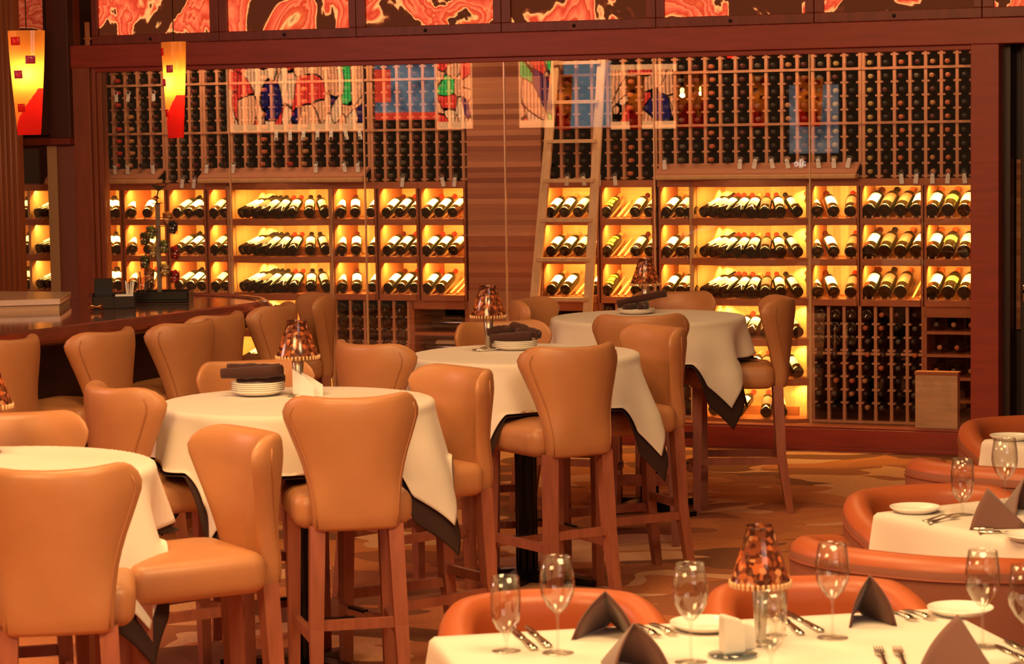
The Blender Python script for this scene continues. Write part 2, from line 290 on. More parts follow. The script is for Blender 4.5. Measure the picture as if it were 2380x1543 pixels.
def dup(root, M, label, group=None, name=None):
    if root.name not in KIDS: KIDS[root.name] = [(c, family(c)) for c in family(root)]
    r = root.copy(); C.objects.link(r); r.matrix_world = M; r['label'] = label
    if group: r['group'] = group
    for c, gs in KIDS[root.name]:
        k = c.copy(); C.objects.link(k); k.parent = r
        for g in gs: q = g.copy(); C.objects.link(q); q.parent = k
    return r
def TR(loc, rz=0.0): return Matrix.Translation(Vector(loc)) @ Matrix.Rotation(rz, 4, 'Z')
ORD = ['first', 'second', 'third', 'fourth', 'fifth', 'sixth', 'seventh', 'eighth', 'ninth', 'tenth', 'eleventh', 'twelfth', 'thirteenth', 'fourteenth', 'fifteenth', 'sixteenth']
def rbox(mb, a, b, r, seg=3, mi=0, dome=0.0):
    """soft cushion box"""
    x0, y0, z0 = a; x1, y1, z1 = b; hx, hy = (x1 - x0) / 2, (y1 - y0) / 2; mx, my = (x0 + x1) / 2, (y0 + y1) / 2; rs = []
    def ring(k, z, rr):
        pts = []
        for q in range(4):
            for i in range(5):
                a_ = math.pi / 2 * (q + i / 4); sx = (1, -1, -1, 1)[q]; sy = (1, 1, -1, -1)[q]
                pts.append((mx + sx * (hx - rr) + (rr - k) * math.cos(a_), my + sy * (hy - rr) + (rr - k) * math.sin(a_), z))
        return pts
    rc = r * 1.3
    for i in range(seg + 1):
        a_ = math.pi / 2 * i / seg; rs.append(ring(r * (1 - math.sin(a_)), z0 + r * (1 - math.cos(a_)), rc))
    for i in range(seg + 1):
        a_ = math.pi / 2 * i / seg; rs.append(ring(r * (1 - math.cos(a_)), z1 - r + r * math.sin(a_), rc))
    if dome:
        for k in (0.35, 0.65, 0.9):
            rs.append([(mx + (p[0] - mx) * (1 - k), my + (p[1] - my) * (1 - k), z1 + dome * (1 - (1 - k) ** 2)) for p in rs[2 * seg + 1]])
    return mb.rings(rs, mi, True)

# ================================================================ the setting
struct('floor', MB().box((-9, -2, -0.1), (9, 24, 0.0)), CARPET)
SL, SR = 0.165, 5.937                        # the cellar window, left and right edge along the wall
ZT, ZB = 2.390, 0.131
WH = lambda name, mb, m, **k: struct(name, mb, m, WM, **k)
# frame of the wine wall: posts, beam, sill
WH('wall_front', MB().box((-0.03, -0.06, 0), (0.10, 0.06, 2.54)).box((0.10, -0.035, 0), (0.13, 0.06, ZT)).box((0.13, -0.015, 0), (SL, 0.06, ZT)), mat('brown jamb wood', (0.27, 0.075, 0.034), 0.45, var=0.15, vscale=(20, 20, 3)), bev=0.004)
WH('wall_right', MB().box((SR, -0.05, 0), (6.10, 0.10, 2.54)), DARKWOOD, bev=0.004)
WH('trim_1', MB().box((-0.04, -0.07, ZT), (6.6, 0.08, 2.537)).box((-0.02, -0.03, ZT - 0.03), (SR, 0.05, ZT)), DARKWOOD, bev=0.004)
WH('baseboard_front', MB().box((0.1, -0.045, 0), (6.1, 0.06, ZB)).box((0.1, -0.055, 0), (6.1, -0.04, 0.022)).box((SL, -0.03, ZB), (SR, 0.07, ZB + 0.012)), DARKWOOD, bev=0.003)
seams = [SL, 1.102, 2.065, 3.027, 4.002, 4.972, SR]
for i in range(6):
    WH('window_%d' % (i + 1), MB().box((seams[i] + 0.003, -0.005, ZB), (seams[i + 1] - 0.003, 0.005, ZT)), GLASS)
    if i: WH('trim_%d' % (i + 1), MB().box((seams[i] - 0.004, -0.008, ZB), (seams[i] + 0.004, 0.008, ZT)), mat('clear seam strip', (0.85, 0.55, 0.32), 0.25, metal=0.3, spec=0.8))
# onyx panels over the beam
divs = [(0.12, 1.063, [(0.165, 1.0)]), (1.066, 2.04, [(1.126, 1.992)]), (2.043, 3.028, [(2.106, 2.977)]), (3.031, 4.031, [(3.092, 3.968)]), (4.034, 5.01, [(4.086, 4.958)]), (5.013, 6.0, [(5.07, 5.951)]), (6.003, 7.0, [(6.07, 6.9)])]
names = ['at the left end', 'second from the left', 'third from the left', 'in the middle', 'third from the right', 'second from the right', 'cut by the right picture edge']
for i, (a, b, pn) in enumerate(divs):
    t = thing('onyx_panel', 'backlit red onyx panel in wood frame above beam, ' + names[i], 'light panel', WM, 'onyx panels above the beam')
    x0, x1 = pn[0]
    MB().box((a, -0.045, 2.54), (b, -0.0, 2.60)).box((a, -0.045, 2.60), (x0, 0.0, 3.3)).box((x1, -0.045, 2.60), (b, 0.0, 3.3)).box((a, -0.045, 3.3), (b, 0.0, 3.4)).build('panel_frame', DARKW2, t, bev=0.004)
    MB().box((x0, -0.018, 2.60), (x1, -0.004, 3.3)).build('onyx_slab', onyx('glowing onyx %d' % i, i * 1.37 + 0.4), t)
    MB().lathe([(0, 0), (0.009, 0), (0.011, 0.006), (0.007, 0.010), (0, 0.010)], 12, 0, Matrix.Translation(((x0 + x1) / 2 - 0.02, -0.045, 2.568)) @ Matrix.Rotation(rad(90), 4, 'X')).build('round_lock', BLACK, t)
# left of the post: recessed bay with its own cellar window
WH('wall_left', MB().box((-0.175, -0.02, 0), (-0.03, 0.06, 3.4), 0).box((-0.60, -0.08, 1.95), (-0.12, -0.02, 2.64), 1).box((-0.19, -0.10, 1.93), (-0.03, -0.02, 3.4), 1).box((-0.60, -0.12, 1.885), (-0.03, -0.02, 1.93), 0).box((-0.60, -0.10, 3.2), (-0.12, -0.02, 3.4), 1).box((-0.55, -0.02, 1.86), (-0.12, 0.04, 2.2), 1), [DARKW2, mat('dark walnut', (0.075, 0.022, 0.013), 0.45)], bev=0.004)  # second wood is the dark box over the bay
WH('trim_8', MB().box((-0.17, -0.05, 0), (-0.03, -0.02, 1.88)), MAUVE)
WH('trim_9', MB().box((-0.245, -0.05, 0), (-0.17, 0.02, 1.88)), CREAM)
WH('window_7', MB().box((-0.70, -0.005, 0.6), (-0.245, 0.005, 1.88)), GLASS)
fl = MB()
fl.box((-0.62, -0.50, 0), (-0.175, -0.45, 3.4))
for k in range(11): fl.tube([(-0.60 + k * 0.0405, -0.50, 0), (-0.60 + k * 0.0405, -0.50, 3.4)], 0.0155, 8)
t = thing('onyx_panel', 'small backlit onyx panel above the bay beside the fluted column', 'light panel', WM, 'onyx panels above the beam')
MB().box((-0.60, -0.155, 2.64), (-0.20, -0.125, 3.2)).build('onyx_slab', onyx('glowing onyx bay', 9.3, s=0.55), t)
WH('trim_10', fl, FLUTE)
# right of the post: dark bay, strip of cedar seen through the gap, door
WH('trim_11', MB().box((6.10, 0.10, 0), (6.14, 0.5, 2.54)).box((6.14, 0.3, 0), (6.20, 0.5, 2.54)).box((6.10, -0.02, 2.46), (6.7, 0.6, 2.54)), BARDARK)
WH('trim_12', MB().box((6.148, 0.262, 0.72), (6.178, 0.30, 1.72)), SLAT)
WH('door_1', MB().box((6.19, 0.16, 0), (7.1, 0.22, 2.46)).box((6.27, 0.15, 0.2), (7.0, 0.16, 1.2)).box((6.27, 0.15, 1.35), (7.0, 0.16, 2.3)), mat('near black door', (0.022, 0.008, 0.006), 0.5), bev=0.01)
dh = thing('door_handle', 'small metal lever handle on the dark door right of the wine wall', 'handle', WM)
MB().box((6.205, 0.135, 0.89), (6.235, 0.16, 0.99)).build('plate', STEEL, dh, bev=0.004)
MB().tube([(6.22, 0.16, 0.955), (6.22, 0.10, 0.955), (6.24, 0.09, 0.955), (6.31, 0.09, 0.95)], 0.009, 10).build('lever', STEEL, dh)
# cellar shell
WH('wall_back', MB().box((-1.5, 0.90, 0), (7.5, 0.95, 3.2)), BACKDARK)
WH('trim_13', MB().box((-1.5, 0.0, 0.08), (7.2, 0.95, 0.10)), mat('cellar floor boards', (0.42, 0.16, 0.07), 0.5, var=0.1))
SW = 2.573, 3.085
WH('trim_14', MB().box((SW[0], 0.48, 0.90), (SW[1], 0.52, 3.2), 0).box((SW[0], 0.47, 0.1), (SW[1], 0.52, 0.90), 1), [SLAT, mat('plain cedar panel', (0.50, 0.22, 0.11), 0.6, var=0.1)])

# ================================================================ wine cellar
PR = 0.0985; RZ = 0.0825; ZA, ZM = 2.279, 1.949       # rack pitch, row pitch, the two rails
RO = 0.50
def bottle_mesh():
    b = MB().lathe([(0, 0.006), (0.020, 0.002), (0.030, 0.0), (0.0325, 0.006), (0.033, 0.02), (0.033, 0.165), (0.031, 0.182), (0.024, 0.198), (0.0155, 0.212), (0.0135, 0.225), (0.0135, 0.268), (0, 0.268)], 18).mesh('wine_bottle', BOTTLE)
    caps = {k: MB().lathe([(0.0140, 0.222), (0.0143, 0.262), (0.0152, 0.263), (0.0152, 0.270), (0.013, 0.2725), (0, 0.2725)], 12).mesh('capsule', m) for k, m in CAP.items()}
    labs = {k: MB().lathe([(0.0334, 0.055), (0.0337, 0.06), (0.0337, 0.142), (0.0334, 0.147)], 18, 0, None, -2.5, -0.6).mesh('label', m) for k, m in LAB.items()}
    labs['short yellow'] = MB().lathe([(0.0337, 0.075), (0.0337, 0.125)], 18, 0, None, -2.6, -0.5).mesh('label', LAB['yellow'])
    labs['striped'] = MB().lathe([(0.0337, 0.04), (0.0337, 0.062)], 18, 0, None, -2.4, -0.7).lathe([(0.0337, 0.075), (0.0337, 0.12)], 18, 0, None, -2.2, -0.9).lathe([(0.0337, 0.135), (0.0337, 0.155)], 18, 0, None, -2.4, -0.7).mesh('label', LAB['yellow'])
    return b, caps, labs
BM, CAPM, LABM = bottle_mesh()
NB = [0]
def bottle(x, y, z, yaw, elev, lab, cap, label, group, flip=False, sc_=1.0):
    """base centre at (x, y, z) of the wall frame; yaw from straight back, positive to the right; elev up"""
    d = Vector((math.sin(yaw) * math.cos(elev), math.cos(yaw) * math.cos(elev), math.sin(elev)))
    if flip: d = -d
    side = d.cross(Vector((0, 0, 1))).normalized(); upv = side.cross(d).normalized()
    M = Matrix(((side.x, -upv.x, d.x, x), (side.y, -upv.y, d.y, y), (side.z, -upv.z, d.z, z), (0, 0, 0, 1)))
    o = bpy.data.objects.new('wine_bottle', BM); C.objects.link(o); o.matrix_world = WM @ M @ Matrix.Scale(sc_, 4); tag(o, label, 'bottle', group); NB[0] += 1
    if lab:
        c = bpy.data.objects.new('label', LABM[lab]); C.objects.link(c); c.parent = o
    if cap:
        c = bpy.data.objects.new('capsule', CAPM[cap]); C.objects.link(c); c.parent = o; c['label'] = cap + ' capsule'
    return o
mass = MB(); mcaps = {}
MCAP = list(CAP); 
def mass_bottle(x, y, z, cap):
    mi = 1 + MCAP.index(cap)
    M = Matrix.Translation((x, y, z)) @ Matrix.Rotation(rad(90), 4, 'X')     # neck towards the glass
    mass.lathe([(0.033, -0.268), (0.033, -0.09), (0.024, -0.07), (0.0135, -0.045), (0.0135, -0.03)], 10, 0, M)
    mass.lathe([(0.0143, -0.045), (0.0150, -0.002), (0.012, 0.0), (0, 0.0)], 10, mi, M)

def rack(label, x0, x1, z0, z1, rows, rails=(), first=None):
    """upright slats with small cleats at every row, rails across"""
    t = thing('wine_rack', label, 'wine rack', WM, 'redwood bottle racks')
    n = max(1, round((x1 - x0) / PR)); xs = [x0 + (x1 - x0) * i / n for i in range(n + 1)]
    for x in xs:
        m = MB().box((x - 0.0095, RO, z0), (x + 0.0095, RO + 0.035, z1))
        for z in rows: m.box((x - 0.0235, RO + 0.003, z - 0.006), (x + 0.0235, RO + 0.05, z + 0.006))
        m.build('upright', RACK, t)
    for z in rails: MB().box((x0 - 0.009, RO - 0.008, z - 0.008), (x1 + 0.009, RO + 0.03, z + 0.008)).build('rail', RACK, t)
    return xs
def ledge(x0, x1, t):
    MB().add([(x0, RO - 0.11, 1.650), (x1, RO - 0.11, 1.650), (x1, RO, 1.712), (x0, RO, 1.712), (x0, RO - 0.11, 1.635), (x1, RO - 0.11, 1.635), (x1, RO, 1.69), (x0, RO, 1.69)],
             [(0, 1, 2, 3), (7, 6, 5, 4), (0, 4, 5, 1), (1, 5, 6, 2), (2, 6, 7, 3), (3, 7, 4, 0)]).build('sloped_board', mat('ledge board', (0.55, 0.23, 0.13), 0.55), t)
    MB().box((x0, RO - 0.125, 1.612), (x1, RO - 0.02, 1.640)).build('ledge', SHELFL, t, bev=0.006)
rowsU = [ZA + k * RZ for k in range(1, 5)] + [ZM + k * RZ for k in range(1, 4)] + [ZM - k * RZ for k in range(1, 3)]
UM = [('upper left end', -0.55, 0.345, 1), ('upper left narrow', 0.345, 0.64, 0), ('upper left middle over the curved niche', 0.64, 1.88, 1), ('upper left beside the slat wall', 1.88, 2.55, 0),
      ('upper right beside the ladder', 3.10, 3.86, 0), ('upper right middle over the curved niche', 3.87, 5.17, 1), ('upper right end', 5.17, 6.05, 0)]
CP = ['black', 'black', 'dark red', 'black', 'tan', 'black', 'red', 'grey', 'dark red', 'black', 'black', 'tan', 'grey', 'black', 'dark red', 'orange', 'black', 'dark red', 'black']
colcap = {}
ntag = [0]
tagm = MB().add([(-0.014, 0, -0.062), (0.014, 0, -0.062), (0.014, 0, -0.012), (0.006, 0, 0.004), (-0.006, 0, 0.004), (-0.014, 0, -0.012)], [(0, 1, 2, 3, 4, 5)])
tagm.lathe([(0.0165, -0.004), (0.0165, 0.004)], 14, 0, Matrix.Rotation(rad(90), 4, 'X'))
TAGME = tagm.mesh('bottle_tag', PAPER)
def hang_tag(x, z, label, tilt=0.0, y=None):
    o = bpy.data.objects.new('bottle_tag', TAGME); C.objects.link(o)
    o.matrix_world = WM @ Matrix.Translation((x, (RO - 0.035) if y is None else y, z)) @ Matrix.Rotation(tilt, 4, 'Y') @ Matrix.Scale(0.95, 4)
    s = o.modifiers.new('s', 'SOLIDIFY'); s.thickness = 0.001
    tag(o, label, 'tag', 'paper tags on bottle necks'); return o
Rsep = random.Random(3)
for mi_, (nm, x0, x1, led) in enumerate(UM):
    zb = 1.70 if led else 1.612
    rw = [z for z in rowsU if z > zb + 0.02] + ([] if led else [ZM - 3 * RZ, ZM - 4 * RZ + 0.005])
    xs = rack('redwood bottle rack ' + nm + ' of the wine wall', x0 + 0.011, x1 - 0.011, zb, 2.72, rw, (ZA, ZM))
    if led: ledge(x0 + 0.01, x1 - 0.01, bpy.data.objects[[o.name for o in bpy.data.objects if o.name.startswith('wine_rack') and o.parent is None][-1]])
    nrow = 3 if led else 4
    zs = [ZA + (k + 0.5) * RZ - 0.008 for k in range(0, 4)] + [ZM + (k + 0.5) * RZ - 0.008 for k in range(0, 4)][::-1] + [ZM - (k + 0.5) * RZ - 0.008 for k in range(nrow)]
    for i in range(len(xs) - 1):
        xc = (xs[i] + xs[i + 1]) / 2
        if xc > 5.94 and xc > 6.02: continue
        cap = CP[(i * 5 + mi_ * 7) % len(CP)]
        if nm == 'upper right end': cap = ['gold', 'black', 'orange', 'grey', 'tan', 'orange', 'black', 'tan', 'black'][i % 9]
        if nm.startswith('upper right middle'): cap = ['black', 'grey', 'dark red', 'orange', 'black', 'dark red', 'grey', 'black', 'tan', 'dark red', 'grey', 'gold', 'black'][i % 13]
        for j, z in enumerate(zs):
            if z > 2.5: continue
            dx = Rsep.uniform(-0.005, 0.005)
            y = RO - 0.035
            k_ = cap if Rsep.random() > 0.22 else ('black' if Rsep.random() < 0.6 else 'dark red')
            if nm == 'upper right end' and xc < 5.94:
                bottle(xc + dx, y + 0.272, z, 0, 0, None, k_, 'wine bottle lying %s row down, %s column, upper right end rack' % (ORD[j], ORD[i]), 'bottles lying in the upper right rack', flip=True)
            else: mass_bottle(xc + dx, y, z, k_)
        if led:    # display row lying on the ledge, necks forward
            mass_bottle(xc, RO - 0.07, 1.735, cap)
            zt = 1.735
        else: zt = 1.636
        if Rsep.random() < (0.62 if led else 0.7):
            hang_tag(xc, zt, 'white paper tag, %s column, rack %s' % (ORD[i], nm), Rsep.uniform(-0.25, 0.25), (RO - 0.075) if led else None)
        if mi_ in (0, 2) and (mi_ == 0 and i > 4 or mi_ == 2 and i > 4):
            if Rsep.random() < 0.75:
                hang_tag(xc, (ZM if mi_ == 2 else ZA) - (0.0 if mi_ == 2 else 0.05), 'white tag, %s column, higher row, rack %s' % (ORD[i], nm), Rsep.uniform(-0.2, 0.2))

for xa_, xb_ in ((0.25, 2.5), (3.2, 5.85)):      # added fill strips, hidden behind the beam to brighten the upper racks
    l = bpy.data.lights.new('rack_fill_light', 'AREA'); l.shape = 'RECTANGLE'; l.size = xb_ - xa_; l.size_y = 0.05; l.energy = 11.0; l.color = (1.0, 0.60, 0.30)
    o = bpy.data.objects.new('rack_fill_light', l); C.objects.link(o); o.matrix_world = WM @ Matrix.Translation(((xa_ + xb_) / 2, 0.10, 2.62)) @ Matrix.Rotation(rad(40), 4, 'X')
# ---- lit display cabinets
ST = [1.368, 1.119, 0.871]; TOPZ = 1.565
TOPS = [TOPZ, ST[0] - 0.042, ST[1] - 0.042]
BK = 0.86
ROWN = ['top', 'middle', 'bottom']
YEL = (1.0, 0.52, 0.10)
def led(x0, x1, ztop, e, y=0.55):
    l = bpy.data.lights.new('shelf_light', 'AREA'); l.shape = 'RECTANGLE'; l.size = x1 - x0; l.size_y = 0.02; l.energy = e; l.color = YEL
    o = bpy.data.objects.new('shelf_light', l); C.objects.link(o)
    o.matrix_world = WM @ Matrix.Translation(((x0 + x1) / 2, y, ztop)) @ Matrix.Rotation(rad(28), 4, 'X')
def cabinet(label, x0, x1, back, litk=1.0, sides=(1, 1), vback=None):
    t = thing('display_cabinet', label, 'wine display', WM, 'lit display cabinets')
    MB().box((x0, BK, 0.829), (x1, BK + 0.02, TOPZ)).build('back_panel', back, t)
    for s_, x in ((0, x0), (1, x1)):
        if sides[s_]: MB().box((x - 0.014 * s_, RO - 0.01, 0.829), (x + 0.014 * (1 - s_), BK, TOPZ)).build('side_panel', SHELF, t)
    MB().box((x0 - 0.005, RO - 0.02, TOPZ), (x1 + 0.005, BK, TOPZ + 0.045)).build('top_panel', SHELF, t)
    for z in ST: MB().box((x0 + 0.012, RO - 0.03, z - 0.042), (x1 - 0.012, BK - 0.001, z)).build('shelf', SHELF, t, bev=0.003)
    return t
def cradle(t, x, z, yaw=0.0):
    m = MB(); M = Matrix.Translation((x, RO + 0.0, z)) @ Matrix.Rotation(-yaw, 4, 'Z')
    for dx in (-0.022, 0.022):
        m.add([(dx - 0.006, 0.0, 0.0), (dx + 0.006, 0.0, 0.0), (dx + 0.006, 0.30, 0.10), (dx - 0.006, 0.30, 0.10), (dx - 0.006, 0.0, 0.012), (dx + 0.006, 0.0, 0.012), (dx + 0.006, 0.30, 0.112), (dx - 0.006, 0.30, 0.112)],
              [(0, 3, 2, 1), (4, 5, 6, 7), (0, 1, 5, 4), (1, 2, 6, 5), (2, 3, 7, 6), (3, 0, 4, 7)], 0, False, M)
    m.build('cradle', SHELFL, t)
EL = rad(20)
def show(t, nm, pxs, yaws, labs, caps, rows=(0, 1, 2), skip=(), lz=None, dy=0.0, ys=None, sz=1.1):
    for r in rows:
        z = (ST[r] if lz is None else lz) 
        for i, px in enumerate(pxs):
            yo = RO - 0.005 + (ys[i] if ys else dy)
            s, _ = WS(px, 500, yo); a = yaws[i] if isinstance(yaws, (list, tuple)) else yaws
            if not ys: cradle(t, s, z, rad(a))
            if (r, i) in skip: continue
            lb = labs[i % len(labs)]; cp = caps[i % len(caps)]
            word = {'white': 'white labelled', 'cream': 'cream labelled', 'yellow': 'yellow labelled', 'grey': 'lilac labelled', 'brown': 'brown labelled', 'short yellow': 'short yellow labelled', 'striped': 'yellow striped'}[lb]
            bottle(s, yo, z + 0.034 * sz, rad(a + R.uniform(-2.5, 2.5)), EL, lb, cp, '%s bottle, %s from left, %s shelf, %s' % (word, ORD[i], ROWN[r], nm), 'bottles on the ' + nm, sc_=sz)
WSX = lambda px, o=0.5: WS(px, 500, o)[0]
cabs = [('far left cabinet', 245, 284, PLANKV, 1), ('second narrow cabinet', 288, 388, PLANKV, 1), ('cabinet behind the garnish tree', 392, 480, PLANKHL, 1), ('slim cabinet left of curved niche', 484, 532, PLANKHL, 1),
        ('cabinet right of left curved niche', 774, 876, PLANKV, 1), ('red capped cabinet', 880, 973, PLANKHL, 1), ('cabinet beside the slat wall', 977, 1083, PLANKHL, 1),
        ('cabinet behind the ladder', 1259, 1392, PLANKHL, 1), ('cabinet right of the ladder', 1396, 1521, PLANKHL, 1), ('slim cabinet left of right curved niche', 1532, 1608, PLANKHL, 1),
        ('cabinet right of right curved niche', 1884, 1997, PLANKV, 1), ('four bottle cabinet', 2000, 2146, PLANKH, 1), ('cabinet by the right post', 2149, 2275, PLANKH, 1)]
CAB = {}
for nm, a, b, bk, s_ in cabs:
    xa, xb = WSX(a), WSX(b)
    if nm == 'far left cabinet': xa -= 0.2
    CAB[nm] = cabinet('lit redwood display cabinet of three shelves, the ' + nm, xa, xb, bk)
    for tz in TOPS: led(xa + 0.03, xb - 0.03, tz - 0.006, 5.0 * (xb - xa) / 0.35 + 0.4)
show(CAB['far left cabinet'], 'far left cabinet', [250, 271], [-20, -30], ['white'], ['black'])
show(CAB['second narrow cabinet'], 'second narrow cabinet', [306, 342], [-28, -16], ['white'], ['dark red', 'red'])
show(CAB['cabinet behind the garnish tree'], 'cabinet behind the garnish tree', [410, 438, 464], [8, 2, -2], ['cream', 'white', 'white'], ['black', 'dark red', 'dark red'])
show(CAB['slim cabinet left of curved niche'], 'slim cabinet left of curved niche', [496, 521], [0, 2], ['cream', 'white'], ['dark red'])
show(CAB['cabinet right of left curved niche'], 'cabinet right of left curved niche', [793, 826, 861], [-26, -22, -6], ['white'], ['black', 'dark red', 'tan'])
show(CAB['red capped cabinet'], 'red capped cabinet', [898, 928, 959], 0, ['white'], ['dark red', 'red', 'red'])
show(CAB['cabinet beside the slat wall'], 'cabinet beside the slat wall', [989, 1020, 1051], 0, ['white'], ['red', 'red', 'dark red'], skip=((2, 2),))
show(CAB['cabinet behind the ladder'], 'cabinet behind the ladder', [1279, 1311, 1343, 1377], 0, ['white', 'white', 'cream', 'white'], ['tan', 'tan', 'black', 'red'], skip=((2, 2),))
show(CAB['cabinet right of the ladder'], 'cabinet right of the ladder', [1409, 1442, 1475, 1508], 0, ['striped', 'white', 'grey', 'cream'], ['tan', 'red', 'dark red', 'black'], skip=((0, 1), (1, 1), (2, 1)))
show(CAB['slim cabinet left of right curved niche'], 'slim cabinet left of right curved niche', [1549, 1580, 1603], [2, 4, 4], ['white', 'cream'], ['tan', 'tan'])
show(CAB['cabinet right of right curved niche'], 'cabinet right of right curved niche', [1901, 1938, 1976], [-26, -24, -8], ['white', 'white', 'brown'], ['tan', 'dark red', 'red'], sz=1.15)
show(CAB['four bottle cabinet'], 'four bottle cabinet', [2019, 2055, 2092, 2129], 0, ['white', 'brown', 'brown', 'white'], ['dark red', 'black', 'orange', 'tan'], skip=((2, 3),), sz=1.3)
show(CAB['cabinet by the right post'], 'cabinet by the right post', [2166, 2203, 2240], 0, ['white', 'short yellow', 'cream'], ['orange', 'orange', 'orange'], sz=1.3)
# ---- curved niches
def niche(nm, pa, pb, cxp, basepx, labs, caps, lows):
    xa, xb = WSX(pa, 0.5), WSX(pb, 0.5); xm = (xa + xb) / 2; hw = (xb - xa) / 2; bow = 0.11
    t = thing('curved_display_niche', 'tall glowing display niche with bowed shelves, the ' + nm, 'wine display', WM, 'curved lit niches')
    MB().box((xa - 0.012, BK + 0.0, 0.10), (xb + 0.012, BK + 0.02, TOPZ)).build('back_panel', PLANKV, t)
    for x in (xa, xb): MB().box((x - 0.014, RO - 0.02, 0.10), (x + 0.014, BK, TOPZ + 0.02)).build('side_panel', SHELFL, t)
    for x, sg in ((xa, 1), (xb, -1)):   # angled inner cheeks
        MB().add([(x + sg * 0.014, RO + 0.04, 0.10), (x + sg * 0.085, BK, 0.10), (x + sg * 0.085, BK, TOPZ), (x + sg * 0.014, RO + 0.04, TOPZ)], [(0, 1, 2, 3)]).build('cheek_panel', SHELFL, t, solid=0.01)
    arc = [(xa + 2 * hw * k / 20, RO - 0.02 - bow * (1 - (2 * k / 20 - 1) ** 2)) for k in range(21)]
    MB().prism(arc + [(xb, BK), (xa, BK)], TOPZ, TOPZ + 0.045).build('top_panel', SHELF, t)
    for z in ST + [0.622, 0.374]: MB().prism(arc + [(xb, BK), (xa, BK)], z - 0.042, z).build('shelf', SHELF, t)
    MB().prism(arc + [(xb, BK), (xa, BK)], 0.10, 0.125).build('shelf', SHELF, t)
    zt = TOPS + [ST[2] - 0.042, 0.580, 0.332]
    for z in zt:
        for sg in (-1, 1):
            o = spot('niche_spot', (0, 0, 0), (0, 0, -1), 6.0, YEL, 110, 0.5, 0.012)
            o.matrix_world = WM @ Matrix.Translation((xm + sg * (hw - 0.11), BK - 0.045, z - 0.012)) @ Matrix.Rotation(rad(8) * sg, 4, 'Y')
        led(xa + 0.12, xb - 0.12, z - 0.006, 6.0, 0.53)
    spots = []
    for px in basepx:
        s = WSX(px, 0.42); f = (s - xm) / hw; spots.append((s, RO - bow * (1 - f * f) + 0.0, -math.degrees(math.asin(max(-0.9, min(0.9, f * 0.62))))))
    def fill(rowname, z, keep):
        for i, (s, y, a) in enumerate(spots):
            if i not in keep: continue
            lb = labs[i % len(labs)]; cp = caps[i % len(caps)]
            m = MB(); M = Matrix.Translation((s, y, z)) @ Matrix.Rotation(-rad(a), 4, 'Z')
            bottle(s, y + 0.01, z + 0.037, rad(a), EL, lb, cp, '%s labelled bottle, %s from left, %s shelf, %s' % (lb, ORD[i], rowname, nm), 'bottles in the ' + nm, sc_=1.1)
    # one wedge-shaped rest per shelf under the necks
    for z in ST + [0.622, 0.374, 0.125]:
        MB().box((xa + 0.10, RO + 0.12, z), (xb - 0.10, RO + 0.135, z + 0.055)).build('neck_rest', SHELF, t)
    for r in range(3): fill(ROWN[r], ST[r], range(len(spots)))
    for rn, z, keep in lows: fill(rn, z, keep)
niche('left curved niche', 536, 771, 653, [552, 568, 590, 617, 648, 679, 715, 746], ['white', 'white', 'brown', 'white', 'white', 'white', 'white', 'white'], ['black', 'black', 'black', 'black', 'red', 'red', 'black', 'black'],
      [('fourth', 0.622, (0, 1, 2, 6)), ('fifth', 0.374, (0, 1, 2))])
niche('right curved niche', 1609, 1880, 1745, [1628, 1649, 1676, 1713, 1745, 1778, 1813, 1849], ['white', 'cream', 'white', 'white', 'white', 'brown', 'white', 'white'], ['black', 'red', 'red', 'red', 'tan', 'red', 'red', 'black'],
      [('fourth', 0.622, (3, 4, 5, 6, 7)), ('fifth', 0.374, (3, 4, 5, 6, 7)), ('sixth', 0.125, (1, 3, 5, 6))])
# ---- lower racks
def lowrack(label, x0, x1, z1, rail, base_rows, ind, nmr):
    rw = [z1 - 0.03 - k * 0.0815 for k in range(1, int((z1 - 0.14) / 0.0815))]
    xs = rack(label, x0, x1, 0.10, z1, rw, (rail, 0.112))
    for i in range(len(xs) - 1):
        xc = (xs[i] + xs[i + 1]) / 2
        for j in range(int((z1 - 0.13) / 0.0815)):
            z = z1 - 0.045 - (j + 0.5) * 0.0815 + 0.035
            cap = Rsep.choice(['black', 'black', 'dark red', 'orange', 'tan', 'grey', 'black', 'black'])
            if j < base_rows(i): bottle(xc, RO - 0.02, z, 0, rad(1), None, None, 'bottle base, %s row, %s column of the %s' % (ORD[j], ORD[i], nmr), 'bottles lying base outward')
            elif ind: bottle(xc + Rsep.uniform(-.01, .01), RO + 0.22, z, 0, 0, None, cap, 'neck outward bottle, %s row, %s column, %s' % (ORD[j], ORD[i], nmr), 'bottles in the lower right rack', flip=True)
            else: mass_bottle(xc, RO - 0.02, z, cap)
lowrack('low redwood rack of dark bottles right of the right curved niche', WSX(1888), WSX(2145), 0.829, 0.534, lambda i: (3, 3, 3, 1, 0, 0, 0)[min(i, 6)], True, 'lower right rack')
lowrack('low redwood rack under the red capped cabinet', WSX(776), WSX(945), 0.829, 0.534, lambda i: 4, False, 'lower left rack')
tm = thing('magnum_shelves', 'dark compartment shelves for large bottles beside the right post', 'wine rack', WM, 'magnum shelves')
a, b = WSX(2149), WSX(2290)
MB().box((a - 0.014, RO - 0.01, 0.1), (a + 0.014, BK, 0.829)).build('side_panel', SHELF, tm)
MB().box((a, RO - 0.01, 0.765), (b, RO + 0.02, 0.829)).build('front_rail', SHELF, tm)
for z in (0.68, 0.541, 0.40, 0.262, 0.12): MB().box((a, RO - 0.01, z - 0.018), (b, BK, z)).build('shelf', SHELF, tm)
for i in range(3):
    for j, z in enumerate((0.68, 0.541, 0.40, 0.262)):
        bottle(a + 0.07 + i * 0.105 + (j % 2) * 0.02, RO + 0.27, z + 0.04, 0, 0, None, ['grey', 'tan', 'orange'][(i + j) % 3], 'large dark bottle, %s place, %s shelf of compartments by right post' % (ORD[i], ORD[j]), 'large bottles by the right post', flip=True)
